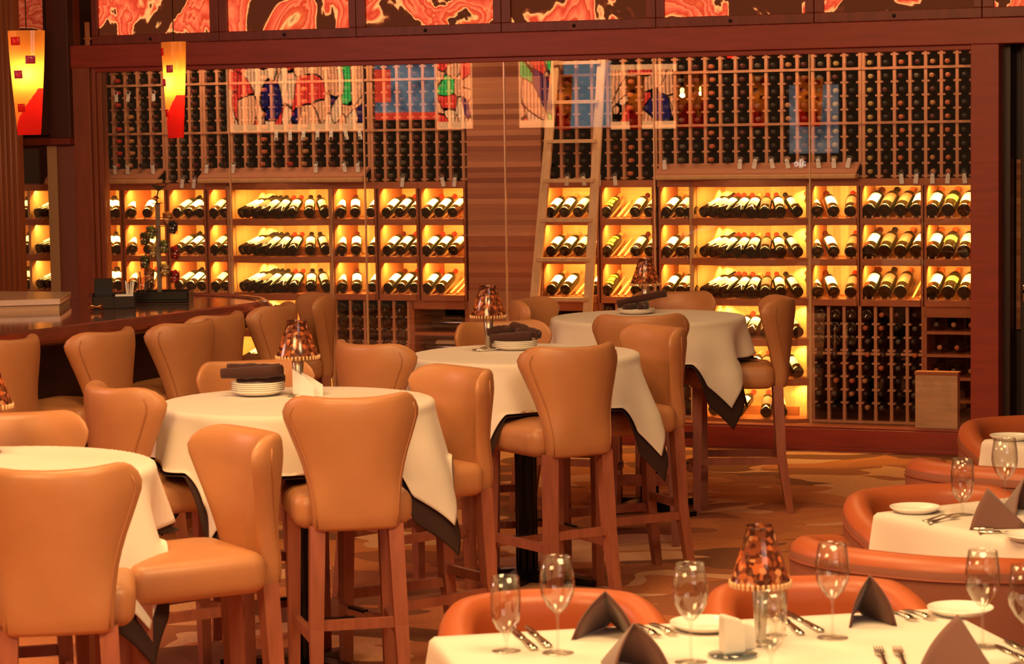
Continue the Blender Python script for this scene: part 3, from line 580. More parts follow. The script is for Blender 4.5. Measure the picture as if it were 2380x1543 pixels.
tm = thing('magnum_shelves', 'dark compartment shelves for large bottles left of the slat wall', 'wine rack', WM, 'magnum shelves')
a, b = WSX(955), WSX(1083)
for x in (a, b): MB().box((x - 0.014, RO - 0.01, 0.1), (x + 0.014, BK, 0.829)).build('side_panel', SHELF, tm)
MB().box((a, RO - 0.01, 0.775), (b, RO + 0.02, 0.829)).build('front_rail', SHELF, tm)
for z in (0.622, 0.46, 0.30): MB().box((a, RO - 0.01, z - 0.02), (b, BK, z)).build('shelf', SHELF, tm)
for j, z in enumerate((0.622, 0.46)):
    o = bottle(a + 0.10 + j * -0.05, RO + 0.10, z + 0.053, rad(90), 0, 'brown' if j == 0 else 'cream', 'black', ('big dark bottle lying sideways on the upper compartment left of slat wall', 'big cream labelled bottle lying sideways on the lower compartment left of slat wall')[j], 'large bottles lying sideways', sc_=1.5)
tm = thing('magnum_shelves', 'dark compartment shelves for large bottles under the ladder cabinets', 'wine rack', WM, 'magnum shelves')
a, b = WSX(1259), WSX(1392)
for x in (a, b): MB().box((x - 0.014, RO - 0.01, 0.1), (x + 0.014, BK, 0.829)).build('side_panel', SHELF, tm)
MB().box((a, RO - 0.01, 0.775), (b, RO + 0.02, 0.829)).build('front_rail', SHELF, tm)
for z in (0.622, 0.46): MB().box((a, RO - 0.01, z - 0.02), (b, BK, z)).build('shelf', SHELF, tm)
bottle(a + 0.02, RO + 0.10, 0.622 + 0.053, rad(90), 0, 'white', 'black', 'big bottle lying sideways with pale label in the compartment behind the ladder', 'large bottles lying sideways', sc_=1.5)
lowrack('low redwood rack under the cabinet right of the ladder', WSX(1396), WSX(1606), 0.829, 0.534, lambda i: 1, False, 'lower middle rack')
# far left bay of the cellar
cb = cabinet('lit display cabinet seen through the bay left of the post', -1.05, -0.26, PLANKV)
MB().box((-0.745, RO - 0.02, 0.871), (-0.725, BK, TOPZ)).build('side_panel', SHELFL, cb)
for tz in TOPS: led(-0.95, -0.36, tz - 0.006, 4.0)
show(cb, 'cabinet in the left bay', [60, 84, 97, 112, 124], [-30, 30, 26, 20, 10], ['white', 'white', 'brown', 'white', 'white'], ['black'])
if mass.v: tag(mass.build('rack_bottles', [mat('dim bottle glass', (0.004, 0.004, 0.003), 0.35, spec=0.2)] + [CAP[k] for k in MCAP], None, WM), 'rows of dark wine bottles lying neck outward in the upper racks', 'bottles', kind='stuff')

# ---- library ladder inside the cellar
lt = thing('rolling_ladder', 'pale wooden library ladder leaning inside the wine cellar', 'ladder', WM)
def lad(px, py, o):
    s, z = WS(px, py, o); return Vector((s, o, z))
Lt, Lb, Rt, Rb = lad(1293, 125, 0.42), lad(1243, 690, 0.14), lad(1400, 120, 0.42), lad(1366, 725, 0.14)
def ext(a, b, z): t_ = (z - a.z) / (b.z - a.z); return a + (b - a) * t_
Lbb, Rbb = ext(Lt, Lb, 0.45), ext(Rt, Rb, 0.45)
Lbb = ext(Lt, Lb, 0.102); Rbb = ext(Rt, Rb, 0.102)
for a_, b_ in ((Lt, Lbb), (Rt, Rbb)): MB().bar(a_, b_, 0.052, 0.060, d1=0.024, d2=0.024, up=(0, 1, 0)).build('rail', LADDERW, lt)
for k in range(9):
    z = 2.355 - k * 0.2465; a_, b_ = ext(Lt, Lb, z), ext(Rt, Rb, z)
    MB().bar(a_, b_, 0.07, d1=0.022).build('rung', LADDERW, lt)
# ---- leaning wooden wine box lid
s0, z0 = WS(2132, 998, 0.10); s1, z1 = WS(2230, 868, 0.10)
bx = thing('wooden_wine_crate', 'pale wooden wine crate standing against the glass by the right post', 'crate', WM)
CRATE = mat('pale crate wood', (0.70, 0.42, 0.23), 0.6, var=0.12, vscale=(4, 4, 40))
MB().box((s0, 0.04, ZB + 0.012), (s1, 0.12, 0.46)).build('body', CRATE, bx, bev=0.003)
MB().box((s0 - 0.004, 0.035, 0.46), (s1 + 0.004, 0.125, 0.478)).build('lid_edge', SHELF, bx)
# ================================================================ bar stools and bar tables
def shell_rows():
    """upholstered wing back: list of (z, half width, half thickness, forward bend at the edge, lean)"""
    rows = []
    zs = [0.630, 0.634, 0.645, 0.68, 0.72, 0.76, 0.80, 0.84, 0.88, 0.92, 0.955, 0.985]
    def hw(z):
        pts = [(0.60, 0.150), (0.70, 0.156), (0.79, 0.166), (0.86, 0.186), (0.93, 0.216), (0.99, 0.240), (1.03, 0.243), (1.09, 0.243)]
        for (a, b), (c, d) in zip(pts, pts[1:]):
            if z <= c: t = (z - a) / (c - a); return b + (d - b) * t
        return pts[-1][1]
    def bend(z): t = max(0, (z - 0.70) / 0.30); return 0.008 + 0.118 * min(1, t) ** 1.0
    for i, z in enumerate(zs):
        k = [0.55, 0.85, 1][min(i, 2)]; rows.append((z, hw(z) - (1 - k) * 0.03, 0.040 * k, bend(z), -0.055 * (z - 0.6) / 0.47))
    r = 0.088
    for q in (15, 32, 50, 66, 80, 88):
        a = rad(q); z = 0.985 + r * math.sin(a); rows.append((z, 0.243 - r * (1 - math.cos(a)), 0.040 * math.cos(a) ** 0.5 + 0.001, bend(z), -0.055 * (z - 0.6) / 0.47))
    return rows
SEC = []
for k in range(36):
    a = 2 * math.pi * k / 36; c, s_ = math.cos(a), math.sin(a)
    SEC.append((math.copysign(abs(c) ** 0.42, c), math.copysign(abs(s_) ** 0.55, s_)))
def stool_parts(t):
    m = MB(); rs = []
    for z, w_, h_, bd, ln in shell_rows():
        ring = []
        for a, b in SEC:
            x = w_ * a; f = (abs(x) / max(w_, 0.235 if z > 0.985 else w_)) ** 2.1
            y = -0.205 + ln + bd * f + h_ * b
            zz = z + 0.020 * f * max(0, (z - 0.8) / 0.28)
            ring.append((x * (1 - 0.05 * f), y, zz))
        rs.append(ring)
    m.rings(rs, 0, True).build('backrest', LEATHER, t)
    for sg in (-1, 1):                                   # a welt down each outer edge
        pi = MB()
        path = []
        for z, w_, h_, bd, ln in shell_rows()[2:-4]:
            path.append((sg * w_ * 0.875, -0.205 + ln + bd * (0.9 * w_ / max(w_, 0.235 if z > 0.985 else w_)) ** 2.1 - h_ * 0.774, z + 0.016 * max(0, (z - 0.8) / 0.28)))
        pi.tube(path, 0.0026, 6); pi.build('piping', WELT, t)
    m = MB(); rbox(m, (-0.200, -0.180, 0.630), (0.200, 0.250, 0.748), 0.040, 4, 0, 0.022); m.build('seat', LEATHER, t)
    def leg(x, y0, x1, y1, w0=0.048, w1=0.036): MB().bar((x, y0, 0.645), (x1, y1, 0.0), w0, w1, up=(0, 1, 0)).build('leg', CHERRY, t)
    for sg in (-1, 1): leg(sg * 0.160, 0.205, sg * 0.168, 0.213)
    for sg in (-1, 1):
        m = MB(); m.bar((sg * 0.130, -0.198, 0.645), (sg * 0.142, -0.212, 0.30), 0.050, 0.046, up=(0, 1, 0)); m.bar((sg * 0.142, -0.212, 0.302), (sg * 0.150, -0.255, 0.0), 0.046, 0.034, up=(0, 1, 0)); m.build('leg', CHERRY, t)
    MB().bar((-0.142, -0.212, 0.315), (0.142, -0.212, 0.315), 0.022, 0.022, d1=0.034).build('rear_stretcher', CHERRY, t)
    for sg in (-1, 1): MB().bar((sg * 0.145, -0.212, 0.265), (sg * 0.163, 0.208, 0.265), 0.022, 0.022, d1=0.036).build('side_stretcher', CHERRY, t)
    fr = [(0.165 * math.sin(a) * 1.02, 0.205 + 0.055 * math.cos(a) ** 0.8 if abs(a) < 1.56 else 0.205, 0.225) for a in [rad(-89 + 178 * k / 16) for k in range(17)]]
    m = MB()
    for p, q in zip(fr, fr[1:]): m.bar(p, q, 0.022, 0.022, d1=0.030)
    m.build('footrest', CHERRY, t)
    MB().box((-0.055, 0.252, 0.236), (0.055, 0.272, 0.246)).build('footrest_plate', BLACK, t)
stool0 = thing('bar_stool', '', 'bar stool', loc=(0, 0, 0)); stool_parts(stool0)
first = [True]
def stool(bx_, by_, fx, fy, label, group='tan leather wing back stools'):
    l_ = math.hypot(fx, fy); fx /= l_; fy /= l_
    M = TR((bx_ + fx * 0.235, by_ + fy * 0.235, 0), math.atan2(-fx, fy))
    if first[0]: first[0] = False; stool0.matrix_world = M; stool0['label'] = label; stool0['group'] = group; return stool0
    return dup(stool0, M, label, group)
def rot(d): return math.cos(rad(d)), math.sin(rad(d))
def place(px, py, ang, label, group='tan leather wing back stools', dy=0.0):
    """top middle of the back seen at the pixel; ang = compass of the sitter's look in degrees from +x"""
    p = P(px, py, 1.072); stool(p.x, p.y + dy, math.cos(rad(ang)), math.sin(rad(ang)), label, group)
for a_ in [(825, 924, 102, 'tan wing back stool whose broad outside back hides the second bar table'), (1090, 856, 215, 'tan stool facing left at the right of the second bar table, pink sheen'),
           (245, 900, 35, 'tan stool with curled wing at the left of the second bar table'), (580, 840, -72, 'tan stool facing us behind the rolled napkins of the second bar table'),
           (1350, 806, 122, 'tan stool seen from behind in front of the middle bar table'), (1552, 760, 206, 'tan stool with reddish sheen right of the middle bar table'),
           (834, 800, 43, 'tan stool with curled wing left of the middle bar table'), (1153, 749, -72, 'tan stool facing us behind the middle bar table beside its lamp'),
           (1490, 735, 88, 'brown lit stool back in front of the farthest bar table'), (1822, 693, 176, 'stool in side view right of the farthest bar table before the glowing niche'),
           (1215, 697, -20, 'stool left of the farthest bar table near the ladder foot'), (1565, 679, -96, 'stool facing us behind the farthest bar table and its lamp'),
           (124, 1092, 98, 'biggest tan stool back, cut by the left picture edge'), (596, 1003, 211, 'tan stool facing left with empty seat right of the nearest bar table'),
           (28, 962, -75, 'tan stool facing us behind the nearest bar table, left picture edge')]: place(*a_)
for a_ in [(45, 788, 158, 'stool pulled to the bar at the left picture edge'), (268, 770, 156, 'second stool along the bar from the left'), (452, 750, 151, 'third stool along the bar from the left'),
           (528, 732, 156, 'fourth stool along the bar, behind the third'), (660, 710, 165, 'stool at the rounded end of the bar'), (757, 685, 196, 'tall looking stool in side view past the end of the bar')]: place(*a_, group='stools along the bar')

TOP = 0.98
def drape(cx_, cy_, rot_, half, z0, R_, lim=None, seed=0, nfold=9, amp=0.05, n=110):
    """square cloth over a round top: flat inside R_, hanging in folds outside"""
    rr = random.Random(seed); ph = rr.uniform(0, 6.28); m = MB(); ro = 0.014
    def f(u, v):
        a, b = (2 * u - 1) * half, (2 * v - 1) * half
        rho = math.hypot(a, b); phi = math.atan2(b, a)
        if rho <= R_: return (a, b, z0 + 0.0012 * math.sin(9 * a + ph) * math.sin(7 * b))
        d = rho - R_; hang = d
        if hang < ro * 1.57: k = hang / ro; rad_ = R_ + ro * math.sin(k); z = z0 - ro * (1 - math.cos(k))
        else: hh = hang - ro * 1.57; rad_ = R_ + ro + 0.10 * hh; z = z0 - ro - hh * 0.985
        g = max(0.0, hang - 0.04)
        w_ = math.sin(nfold * phi + ph) * 0.6 + math.sin((nfold * 2 - 3) * phi + 2 * ph) * 0.4
        cor = max(0.0, abs(math.sin(2 * phi))) ** 3              # the corners stand off further
        rad_ += amp * w_ * min(1, g / 0.25) + 0.16 * cor * g; z += 0.10 * cor * g
        if lim is not None:
            cs = max(math.cos(phi - k2 * math.pi / 2) for k2 in range(4)); wt = min(1, max(0, (cs - 0.82) / 0.06))
            if z < lim: z = z + (lim - z) * wt
        return (rad_ * math.cos(phi), rad_ * math.sin(phi), z)
    m.grid(f, n, n); return m, TR((cx_, cy_, 0), rot_)
def bar_table(x, y, r_, nm, seed):
    t = thing('bar_table', 'tall round pedestal table on black column, the ' + nm, 'table', loc=(x, y, 0), group='tall round bar tables')
    MB().lathe([(0, TOP - 0.035), (0.45, TOP - 0.035), (0.462, TOP - 0.02), (0.455, TOP - 0.006), (0, TOP - 0.006)], 40).build('tabletop', BARDARK, t)
    c = MB().lathe([(0.042, 0.03), (0.042, TOP - 0.04)], 20)
    for k in range(8):
        a = k * math.pi / 4; c.tube([(0.040 * math.cos(a), 0.040 * math.sin(a), 0.03), (0.040 * math.cos(a), 0.040 * math.sin(a), TOP - 0.04)], 0.007, 6)
    c.build('column', BLACK, t); MB().lathe([(0, TOP - 0.06), (0.12, TOP - 0.05), (0.12, TOP - 0.036), (0, TOP - 0.036)], 20).build('top_plate', BLACK, t)
    b = MB()
    for k in range(4):
        a = rad(r_ + 45) + k * math.pi / 2; b.bar((0.03 * math.cos(a), 0.03 * math.sin(a), 0.035), (0.33 * math.cos(a), 0.33 * math.sin(a), 0.014), 0.075, 0.055, d1=0.05, d2=0.022)
    b.build('cross_base', BLACK, t)
    mb, M = drape(x, y, rad(r_), 0.745, TOP + 0.001, 0.464, 0.775, seed, 8, 0.065)
    tag(mb.build('undercloth', BROWN, None, M, solid=0.003), 'dark brown under cloth of the ' + nm, 'tablecloth', 'dark under cloths')
    mb, M = drape(x, y, rad(r_), 0.675, TOP + 0.005, 0.480, 0.788, seed, 8, 0.065)
    tag(mb.build('tablecloth', WHITE, None, M, solid=0.003), 'white cloth draped over the ' + nm, 'tablecloth', 'white cloths on the bar tables')
bar_table(-1.54, 7.08, 12, 'nearest bar table at the left edge', 1)
bar_table(-0.775, 8.73, 20, 'second bar table with menu card and lamp', 2)
bar_table(0.05, 10.45, 20, 'middle bar table with crumpled napkins', 3)
bar_table(0.69, 12.40, -8, 'farthest bar table before the ladder', 4)

# ---------------------------------------------------------------- lamps, plates, glasses, cutlery
def lamp(x, y, z, label, s=1.0, power=0.38):
    t = thing('table_lamp', label, 'lamp', loc=(x, y, z), group='mosaic table lamps'); s_ = s
    MB().lathe([(0, 0), (0.038 * s, 0), (0.040 * s, 0.004), (0.030 * s, 0.008), (0.014 * s, 0.010)], 24).build('base', BRUSHED, t)
    MB().lathe([(0.014 * s, 0.008), (0.017 * s, 0.06), (0.024 * s, 0.152), (0.021 * s, 0.153), (0, 0.150)], 16).build('stem', BRUSHED, t)
    MB().lathe([(0.079 * s, 0.148), (0.074 * s, 0.158), (0.036 * s, 0.268), (0.038 * s, 0.276)], 32).build('shade', MOSAIC, t)
    fr = MB()
    for k in range(36):
        a = 2 * math.pi * k / 36; fr.tube([(0.079 * s * math.cos(a), 0.079 * s * math.sin(a), 0.150), (0.079 * s * math.cos(a), 0.079 * s * math.sin(a), 0.136)], 0.0035, 5)
    fr.build('bead_fringe', mat('amber beads', (0.75, 0.45, 0.22), 0.15, spec=0.8), t)
    MB().lathe([(0, 0.165), (0.011, 0.170), (0.013, 0.182), (0.008, 0.198), (0, 0.205)], 12).build('flame_bulb', emis('warm bulb', (1.0, 0.30, 0.05), 14), t)
    l = bpy.data.lights.new('lamp_bulb', 'POINT'); l.energy = power; l.color = (1.0, 0.45, 0.12); l.shadow_soft_size = 0.02
    o = bpy.data.objects.new('lamp_bulb', l); C.objects.link(o); o.parent = t; o.location = (0, 0, 0.19)
    return t
def P3(px, py, z): p = P(px, py, z); return p.x, p.y, z
ZC = TOP + 0.008
lx = P(694, 920, ZC); lamp(lx.x, lx.y, ZC, 'amber mosaic lamp on the second bar table beside the white card')
lx = P(1136, 812, ZC); lamp(lx.x, lx.y + 0.03, ZC, 'amber mosaic lamp on the middle bar table')
lx = P(1503, 727, ZC); lamp(lx.x, lx.y + 0.08, ZC, 'amber mosaic lamp on the farthest bar table')
lx = P(-28, 1052, ZC); lamp(lx.x, lx.y, ZC, 'amber mosaic lamp cut by the left picture edge, nearest bar table')
def plate(x, y, z, r_, label, group=None, t=None, name='plate'):
    m = MB().lathe([(0, 0.004), (r_ * 0.55, 0.004), (r_ * 0.72, 0.006), (r_ * 0.98, 0.017), (r_, 0.019), (r_ * 0.99, 0.015), (r_ * 0.72, 0.001), (r_ * 0.5, 0.0), (0, 0.0)], 40)
    o = m.build(name, CHINA); o.matrix_world = TR((x, y, z)); tag(o, label, 'plate', group); return o
def roll(p, q, r_, label, seed):
    rr = random.Random(seed); p = Vector(p); q = Vector(q); pts = []; rs = []
    for k in range(13):
        t = k / 12; a = p.lerp(q, t); pts.append((a.x + rr.uniform(-.003, .003), a.y + rr.uniform(-.003, .003), a.z + rr.uniform(-.002, .002))); rs.append(r_ * (1 + 0.12 * math.sin(t * 7 + seed) * (1 - t) + rr.uniform(-.06, .06)))
    m = MB().tube(pts, rs, 16)
    d = (q - p).normalized(); sp = []
    for k in range(40):                               # the spiral of the rolled cloth at its end
        a = k * 0.45; sx = d.cross(Vector((0, 0, 1))).normalized(); sz = sx.cross(d); sp.append(q + d * 0.002 + (sx * math.cos(a) + sz * math.sin(a)) * r_ * (0.1 + 0.85 * k / 40))
    m.tube(sp, 0.0018, 5)
    return tag(m.build('rolled_napkin', NAPDARK), label, 'napkin', 'rolled dark napkins')
def setting(px, py, nm, rolls, npl=5, r_=0.098):
    c = P(px, py, ZC)
    for k in range(npl): plate(c.x, c.y, ZC + 0.001 + k * 0.0075, r_, 'white plate, %s from the bottom of the stack on the %s' % (ORD[k], nm), 'stacked plates on the ' + nm)
    zt = ZC + 0.001 + (npl - 1) * 0.0075 + 0.018
    for i, (ax, ay, az, bx_, by_, bz, rr_) in enumerate(rolls):
        roll((c.x + ax, c.y + ay, zt + az), (c.x + bx_, c.y + by_, zt + bz), rr_, 'dark rolled napkin, %s of those piled on plates of the %s' % (ORD[i], nm), i + int(px))
    return c
setting(600, 917, 'second bar table', [(-0.08, 0.02, 0.012, 0.095, 0.0, 0.010, 0.016), (-0.128, -0.045, 0.034, 0.095, -0.035, 0.040, 0.021), (-0.115, 0.03, 0.046, 0.080, 0.04, 0.042, 0.019)])
setting(1197, 812, 'middle bar table', [(-0.11, -0.02, 0.010, 0.07, -0.03, 0.018, 0.021), (-0.12, 0.04, 0.035, 0.03, 0.05, 0.046, 0.020), (-0.02, 0.04, 0.062, 0.10, -0.01, 0.022, 0.021), (0.0, 0.0, 0.035, 0.11, 0.03, 0.02, 0.018)], 4)
setting(1478, 729, 'farthest bar table', [(-0.06, -0.07, 0.012, 0.05, 0.06, 0.012, 0.016), (0.02, -0.07, 0.012, 0.06, 0.08, 0.012, 0.015), (-0.10, -0.01, 0.026, 0.155, 0.03, 0.076, 0.019)], 2)
# folded white card by the second table's lamp
c = P(712, 922, ZC)
cd = thing('table_card', 'white folded card standing behind the lamp on the second bar table', 'card', loc=(c.x, c.y, ZC), rz=rad(-25))
MB().add([(-0.055, 0, 0), (0.05, -0.03, 0), (0.05, -0.03, 0.042), (0.0, -0.016, 0.075), (-0.055, 0, 0.10)], [(0, 1, 2, 3, 4)]).build('front_leaf', PAPER, cd, solid=0.003)
MB().add([(-0.055, 0.004, 0), (0.05, 0.034, 0), (0.05, 0.034, 0.042), (0.0, 0.020, 0.075), (-0.055, 0.004, 0.10)], [(0, 1, 2, 3, 4)]).build('back_leaf', PAPER, cd, solid=0.003)
def cutlery(kind, p, q, z, label, group, w_=1.0):
    p = Vector((p[0], p[1], z)); q = Vector((q[0], q[1], z)); L = 0.20
    d = (q - p); L = d.length; a = math.atan2(d.y, d.x); M = TR(p, a)
    m = MB()
    def strip(prof, th=0.0022, mi=0):
        n = len(prof); m.add([(x, w / 2, h) for x, w, h in prof] + [(x, -w / 2, h) for x, w, h in prof] + [(x, w / 2, h + th) for x, w, h in prof] + [(x, -w / 2, h + th) for x, w, h in prof],
              [f for i in range(n - 1) for f in ((i, i + n, i + 1 + n, i + 1), (i + 2 * n, i + 1 + 2 * n, i + 1 + 3 * n, i + 3 * n), (i, i + 1, i + 1 + 2 * n, i + 2 * n), (i + n, i + 3 * n, i + 1 + 3 * n, i + 1 + n))] + [(0, 2 * n, 3 * n, n), (n - 1, 2 * n - 1, 4 * n - 1, 3 * n - 1)], mi, True)
    if kind == 'fork':
        strip([(0, 0.017, 0.001), (0.02, 0.018, 0.002), (0.07 * L / .2, 0.009, 0.006), (0.125 * L / .2, 0.006, 0.010), (0.14 * L / .2, 0.014, 0.009), (0.155 * L / .2, 0.023, 0.004)])
        for k in range(4):
            y = (k - 1.5) * 0.0062; m.bar((0.153 * L / .2, y, 0.005), (L, y * 0.95, 0.006), 0.0035, 0.0022, d1=0.002)
        o = m.build('fork', STEEL)
    else:
        strip([(0, 0.018, 0.001), (0.05, 0.017, 0.001), (0.09 * L / .2, 0.012, 0.001)], 0.006)
        strip([(0.09 * L / .2, 0.013, 0.002), (0.12 * L / .2, 0.021, 0.002), (0.17 * L / .2, 0.019, 0.002), (0.195 * L / .2, 0.009, 0.002), (L, 0.002, 0.002)], 0.0015)
        o = m.build('knife', STEEL)
    o.matrix_world = M; return tag(o, label, kind, group)
c = P(1130, 814, ZC); cutlery('knife', (c.x - 0.06, c.y - 0.02), (c.x + 0.10, c.y + 0.03), ZC, 'steel knife under the lamp of the middle bar table', 'cutlery on the middle bar table'); cutlery('fork', (c.x - 0.04, c.y - 0.05), (c.x + 0.12, c.y - 0.03), ZC, 'steel fork under the lamp of the middle bar table', 'cutlery on the middle bar table')

def wine_glass(px, py, z, label, s=1.0, kind='wine'):
    c = P(px, py, z)
    if kind == 'wine':
        foot = [(0.0, 0.003), (0.010, 0.004), (0.036, 0.0015), (0.037, 0.0), (0.0, 0.0)]; stem = [(0.006, 0.003), (0.0035, 0.012), (0.0032, 0.07), (0.0045, 0.088), (0.008, 0.096)]
        bowl = [(0.0, 0.093), (0.010, 0.096), (0.024, 0.112), (0.036, 0.135), (0.0395, 0.155), (0.038, 0.180), (0.0335, 0.208), (0.0315, 0.222), (0.0325, 0.222), (0.039, 0.180), (0.0405, 0.155), (0.037, 0.133), (0.025, 0.110), (0.010, 0.0945)]
    else:
        foot = [(0.0, 0.003), (0.010, 0.004), (0.033, 0.0015), (0.034, 0.0), (0.0, 0.0)]; stem = [(0.006, 0.003), (0.004, 0.012), (0.005, 0.030), (0.010, 0.040)]
        bowl = [(0.0, 0.040), (0.010, 0.042), (0.022, 0.054), (0.031, 0.074), (0.0345, 0.10), (0.0335, 0.135), (0.030, 0.172), (0.031, 0.172), (0.0347, 0.135), (0.0357, 0.10), (0.032, 0.073), (0.022, 0.052), (0.010, 0.0405)]
    t = thing('wine_glass' if kind == 'wine' else 'water_goblet', label, 'glass', group='stemmed glasses on the dining tables', M=TR((c.x, c.y, z)) @ Matrix.Scale(s, 4))
    MB().lathe(foot, 28).build('foot', WGLASS, t); MB().lathe(stem, 12).build('stem', WGLASS, t); MB().lathe(bowl, 36).build('bowl', WGLASS, t)
    return t

def tent(px, py, z, rz, h, w_, dback, label, spread=0.0):
    """napkin folded to a standing tent, open at the front"""
    c = P(px, py, z); m = MB(); t_ = 0.006
    def side(sg):
        def f(u, v):
            # u 0..1 from the ridge to the foot, v 0..1 from the front to the tail
            apex = Vector((0, 0, h)); tail = Vector((0, dback, 0.012)); r_ = apex.lerp(tail, v)
            foot = Vector((sg * w_ / 2, -0.03 - spread, 0)).lerp(Vector((sg * 0.012, dback, 0)), v)
            p = r_.lerp(foot, u); b = math.sin(math.pi * u) * (1 - v) * 0.010; return (p.x + sg * b, p.y - abs(b) * 0.3, max(0.001, p.z + b * 0.4))
        m.grid(f, 10, 10)
        def g(u, v):                                       # inner second layer
            p = Vector(f(u, v * 0.93)); return (p.x * (0.9), p.y + 0.006, max(0.001, p.z - 0.007 * (1 - u)))
        m.grid(g, 8, 8)
    side(-1); side(1)
    o = m.build('folded_napkin', NAPKIN, None, TR((c.x, c.y, z), rz), solid=0.0028); return tag(o, label, 'napkin', 'tent folded brown napkins')

# ---------------------------------------------------------------- dining tables
def square_cloth(corners, z, drop, name_label, group, mat_=None, nm='tablecloth', seed=0, flare=0.10, tilt=0.0):
    cs = [Vector((x, y)) for x, y in corners]; c = sum(cs, Vector((0, 0))) / 4; ex = (cs[1] - cs[0]); ey = (cs[3] - cs[0]); hx, hy = ex.length / 2, ey.length / 2; ux = ex.normalized(); uy = ey.normalized()
    rr = random.Random(seed); p1, p2 = rr.uniform(0, 6), rr.uniform(0, 6)
    def axis_(h_): return [-h_ - drop * (1 - k / 14) for k in range(14)] + [-h_ - 0.006, -h_] + [-h_ + 2 * h_ * k / 24 for k in range(1, 24)] + [h_, h_ + 0.006] + [h_ + drop * k / 14 for k in range(1, 15)]
    AX, AY = axis_(hx), axis_(hy); nn_ = len(AX) - 1
    def f(u, v):
        a, b = AX[round(u * nn_)], AY[round(v * nn_)]; ca, cb = max(-hx, min(hx, a)), max(-hy, min(hy, b)); da, db = a - ca, b - cb; d = math.hypot(da, db) if (da or db) else 0
        dm = (abs(da) ** 5 + abs(db) ** 5) ** 0.2; zz = z; ox = oy = 0.0
        if dm > 0:
            k = min(dm, 0.018); zz = z - (dm - 0.006 if dm > 0.018 else dm * 0.6); wob = 0.018 * math.sin(8 * ca + 7 * cb + p1) * min(1, dm / 0.15)
            out = (0.010 if nm == 'tablecloth' else 0.0) * (k / 0.018) + flare * dm + wob; l_ = d or 1; ox, oy = da / l_ * out, db / l_ * out
            if abs(da) > 0 and abs(db) > 0: q = 2 * abs(da * db) / (da * da + db * db) * dm; ox += math.copysign(0.10 * q, da); oy += math.copysign(0.10 * q, db)
        p = c + ux * (ca + ox) + uy * (cb + oy); return (p.x, p.y, zz)
    m = MB().grid(f, nn_, nn_); return tag(m.build(nm, mat_ or WHITE, solid=0.003), name_label, 'tablecloth', group), c
def dining_table(corners, nm, drop, seed):
    cs = [Vector((x, y)) for x, y in corners]; c = sum(cs, Vector((0, 0))) / 4
    t = thing('dining_table', 'square dining table hidden under cloths, the ' + nm, 'table', loc=(c.x, c.y, 0), group='square dining tables')
    MB().prism([tuple((p - c) * 0.985) for p in cs], 0.71, 0.742).build('tabletop', BARDARK, t)
    MB().lathe([(0.04, 0.02), (0.04, 0.71)], 16).build('column', BLACK, t)
    b = MB()
    for k in range(4):
        a = rad(20) + k * math.pi / 2; b.bar((0.02 * math.cos(a), 0.02 * math.sin(a), 0.03), (0.28 * math.cos(a), 0.28 * math.sin(a), 0.014), 0.07, 0.05, d1=0.045, d2=0.02)
    b.build('cross_base', BLACK, t)
    square_cloth(corners, 0.745, drop + 0.13, 'dark brown under cloth of the ' + nm, 'dark under cloths', BROWN, 'undercloth', seed, 0.10)
    square_cloth(corners, 0.750, drop, 'white cloth over the ' + nm, 'white cloths on the dining tables', WHITE, 'tablecloth', seed, 0.10)
a = P(1010, 1481, .75); b = P(2190, 1415, .75)
FA, FB = Vector((a.x, a.y)), Vector((b.x, b.y)); ux = (FB - FA).normalized(); vx = Vector((ux.y, -ux.x)); 
dining_table([FA + vx * 0.95, FB + vx * 0.95, FB, FA], 'near dining table', 0.24, 3)
a = P(2040, 1192, .75); b = P(2380, 1262, .75); RA = Vector((a.x, a.y)); ud = (Vector((b.x, b.y)) - RA).normalized(); vd = Vector((-ud.y, ud.x))
dining_table([RA, RA + ud * 0.78, RA + ud * 0.78 + vd * 0.78, RA + vd * 0.78], 'middle dining table on the right', 0.20, 5)
a = P(2290, 1022, .75); b = P(2275, 1020, .75); RA2 = Vector((a.x, a.y)); ud2 = ud; vd2 = vd
dining_table([RA2, RA2 + ud2 * 0.78, RA2 + ud2 * 0.78 + vd2 * 0.78, RA2 + vd2 * 0.78], 'far dining table at the right edge', 0.24, 6)

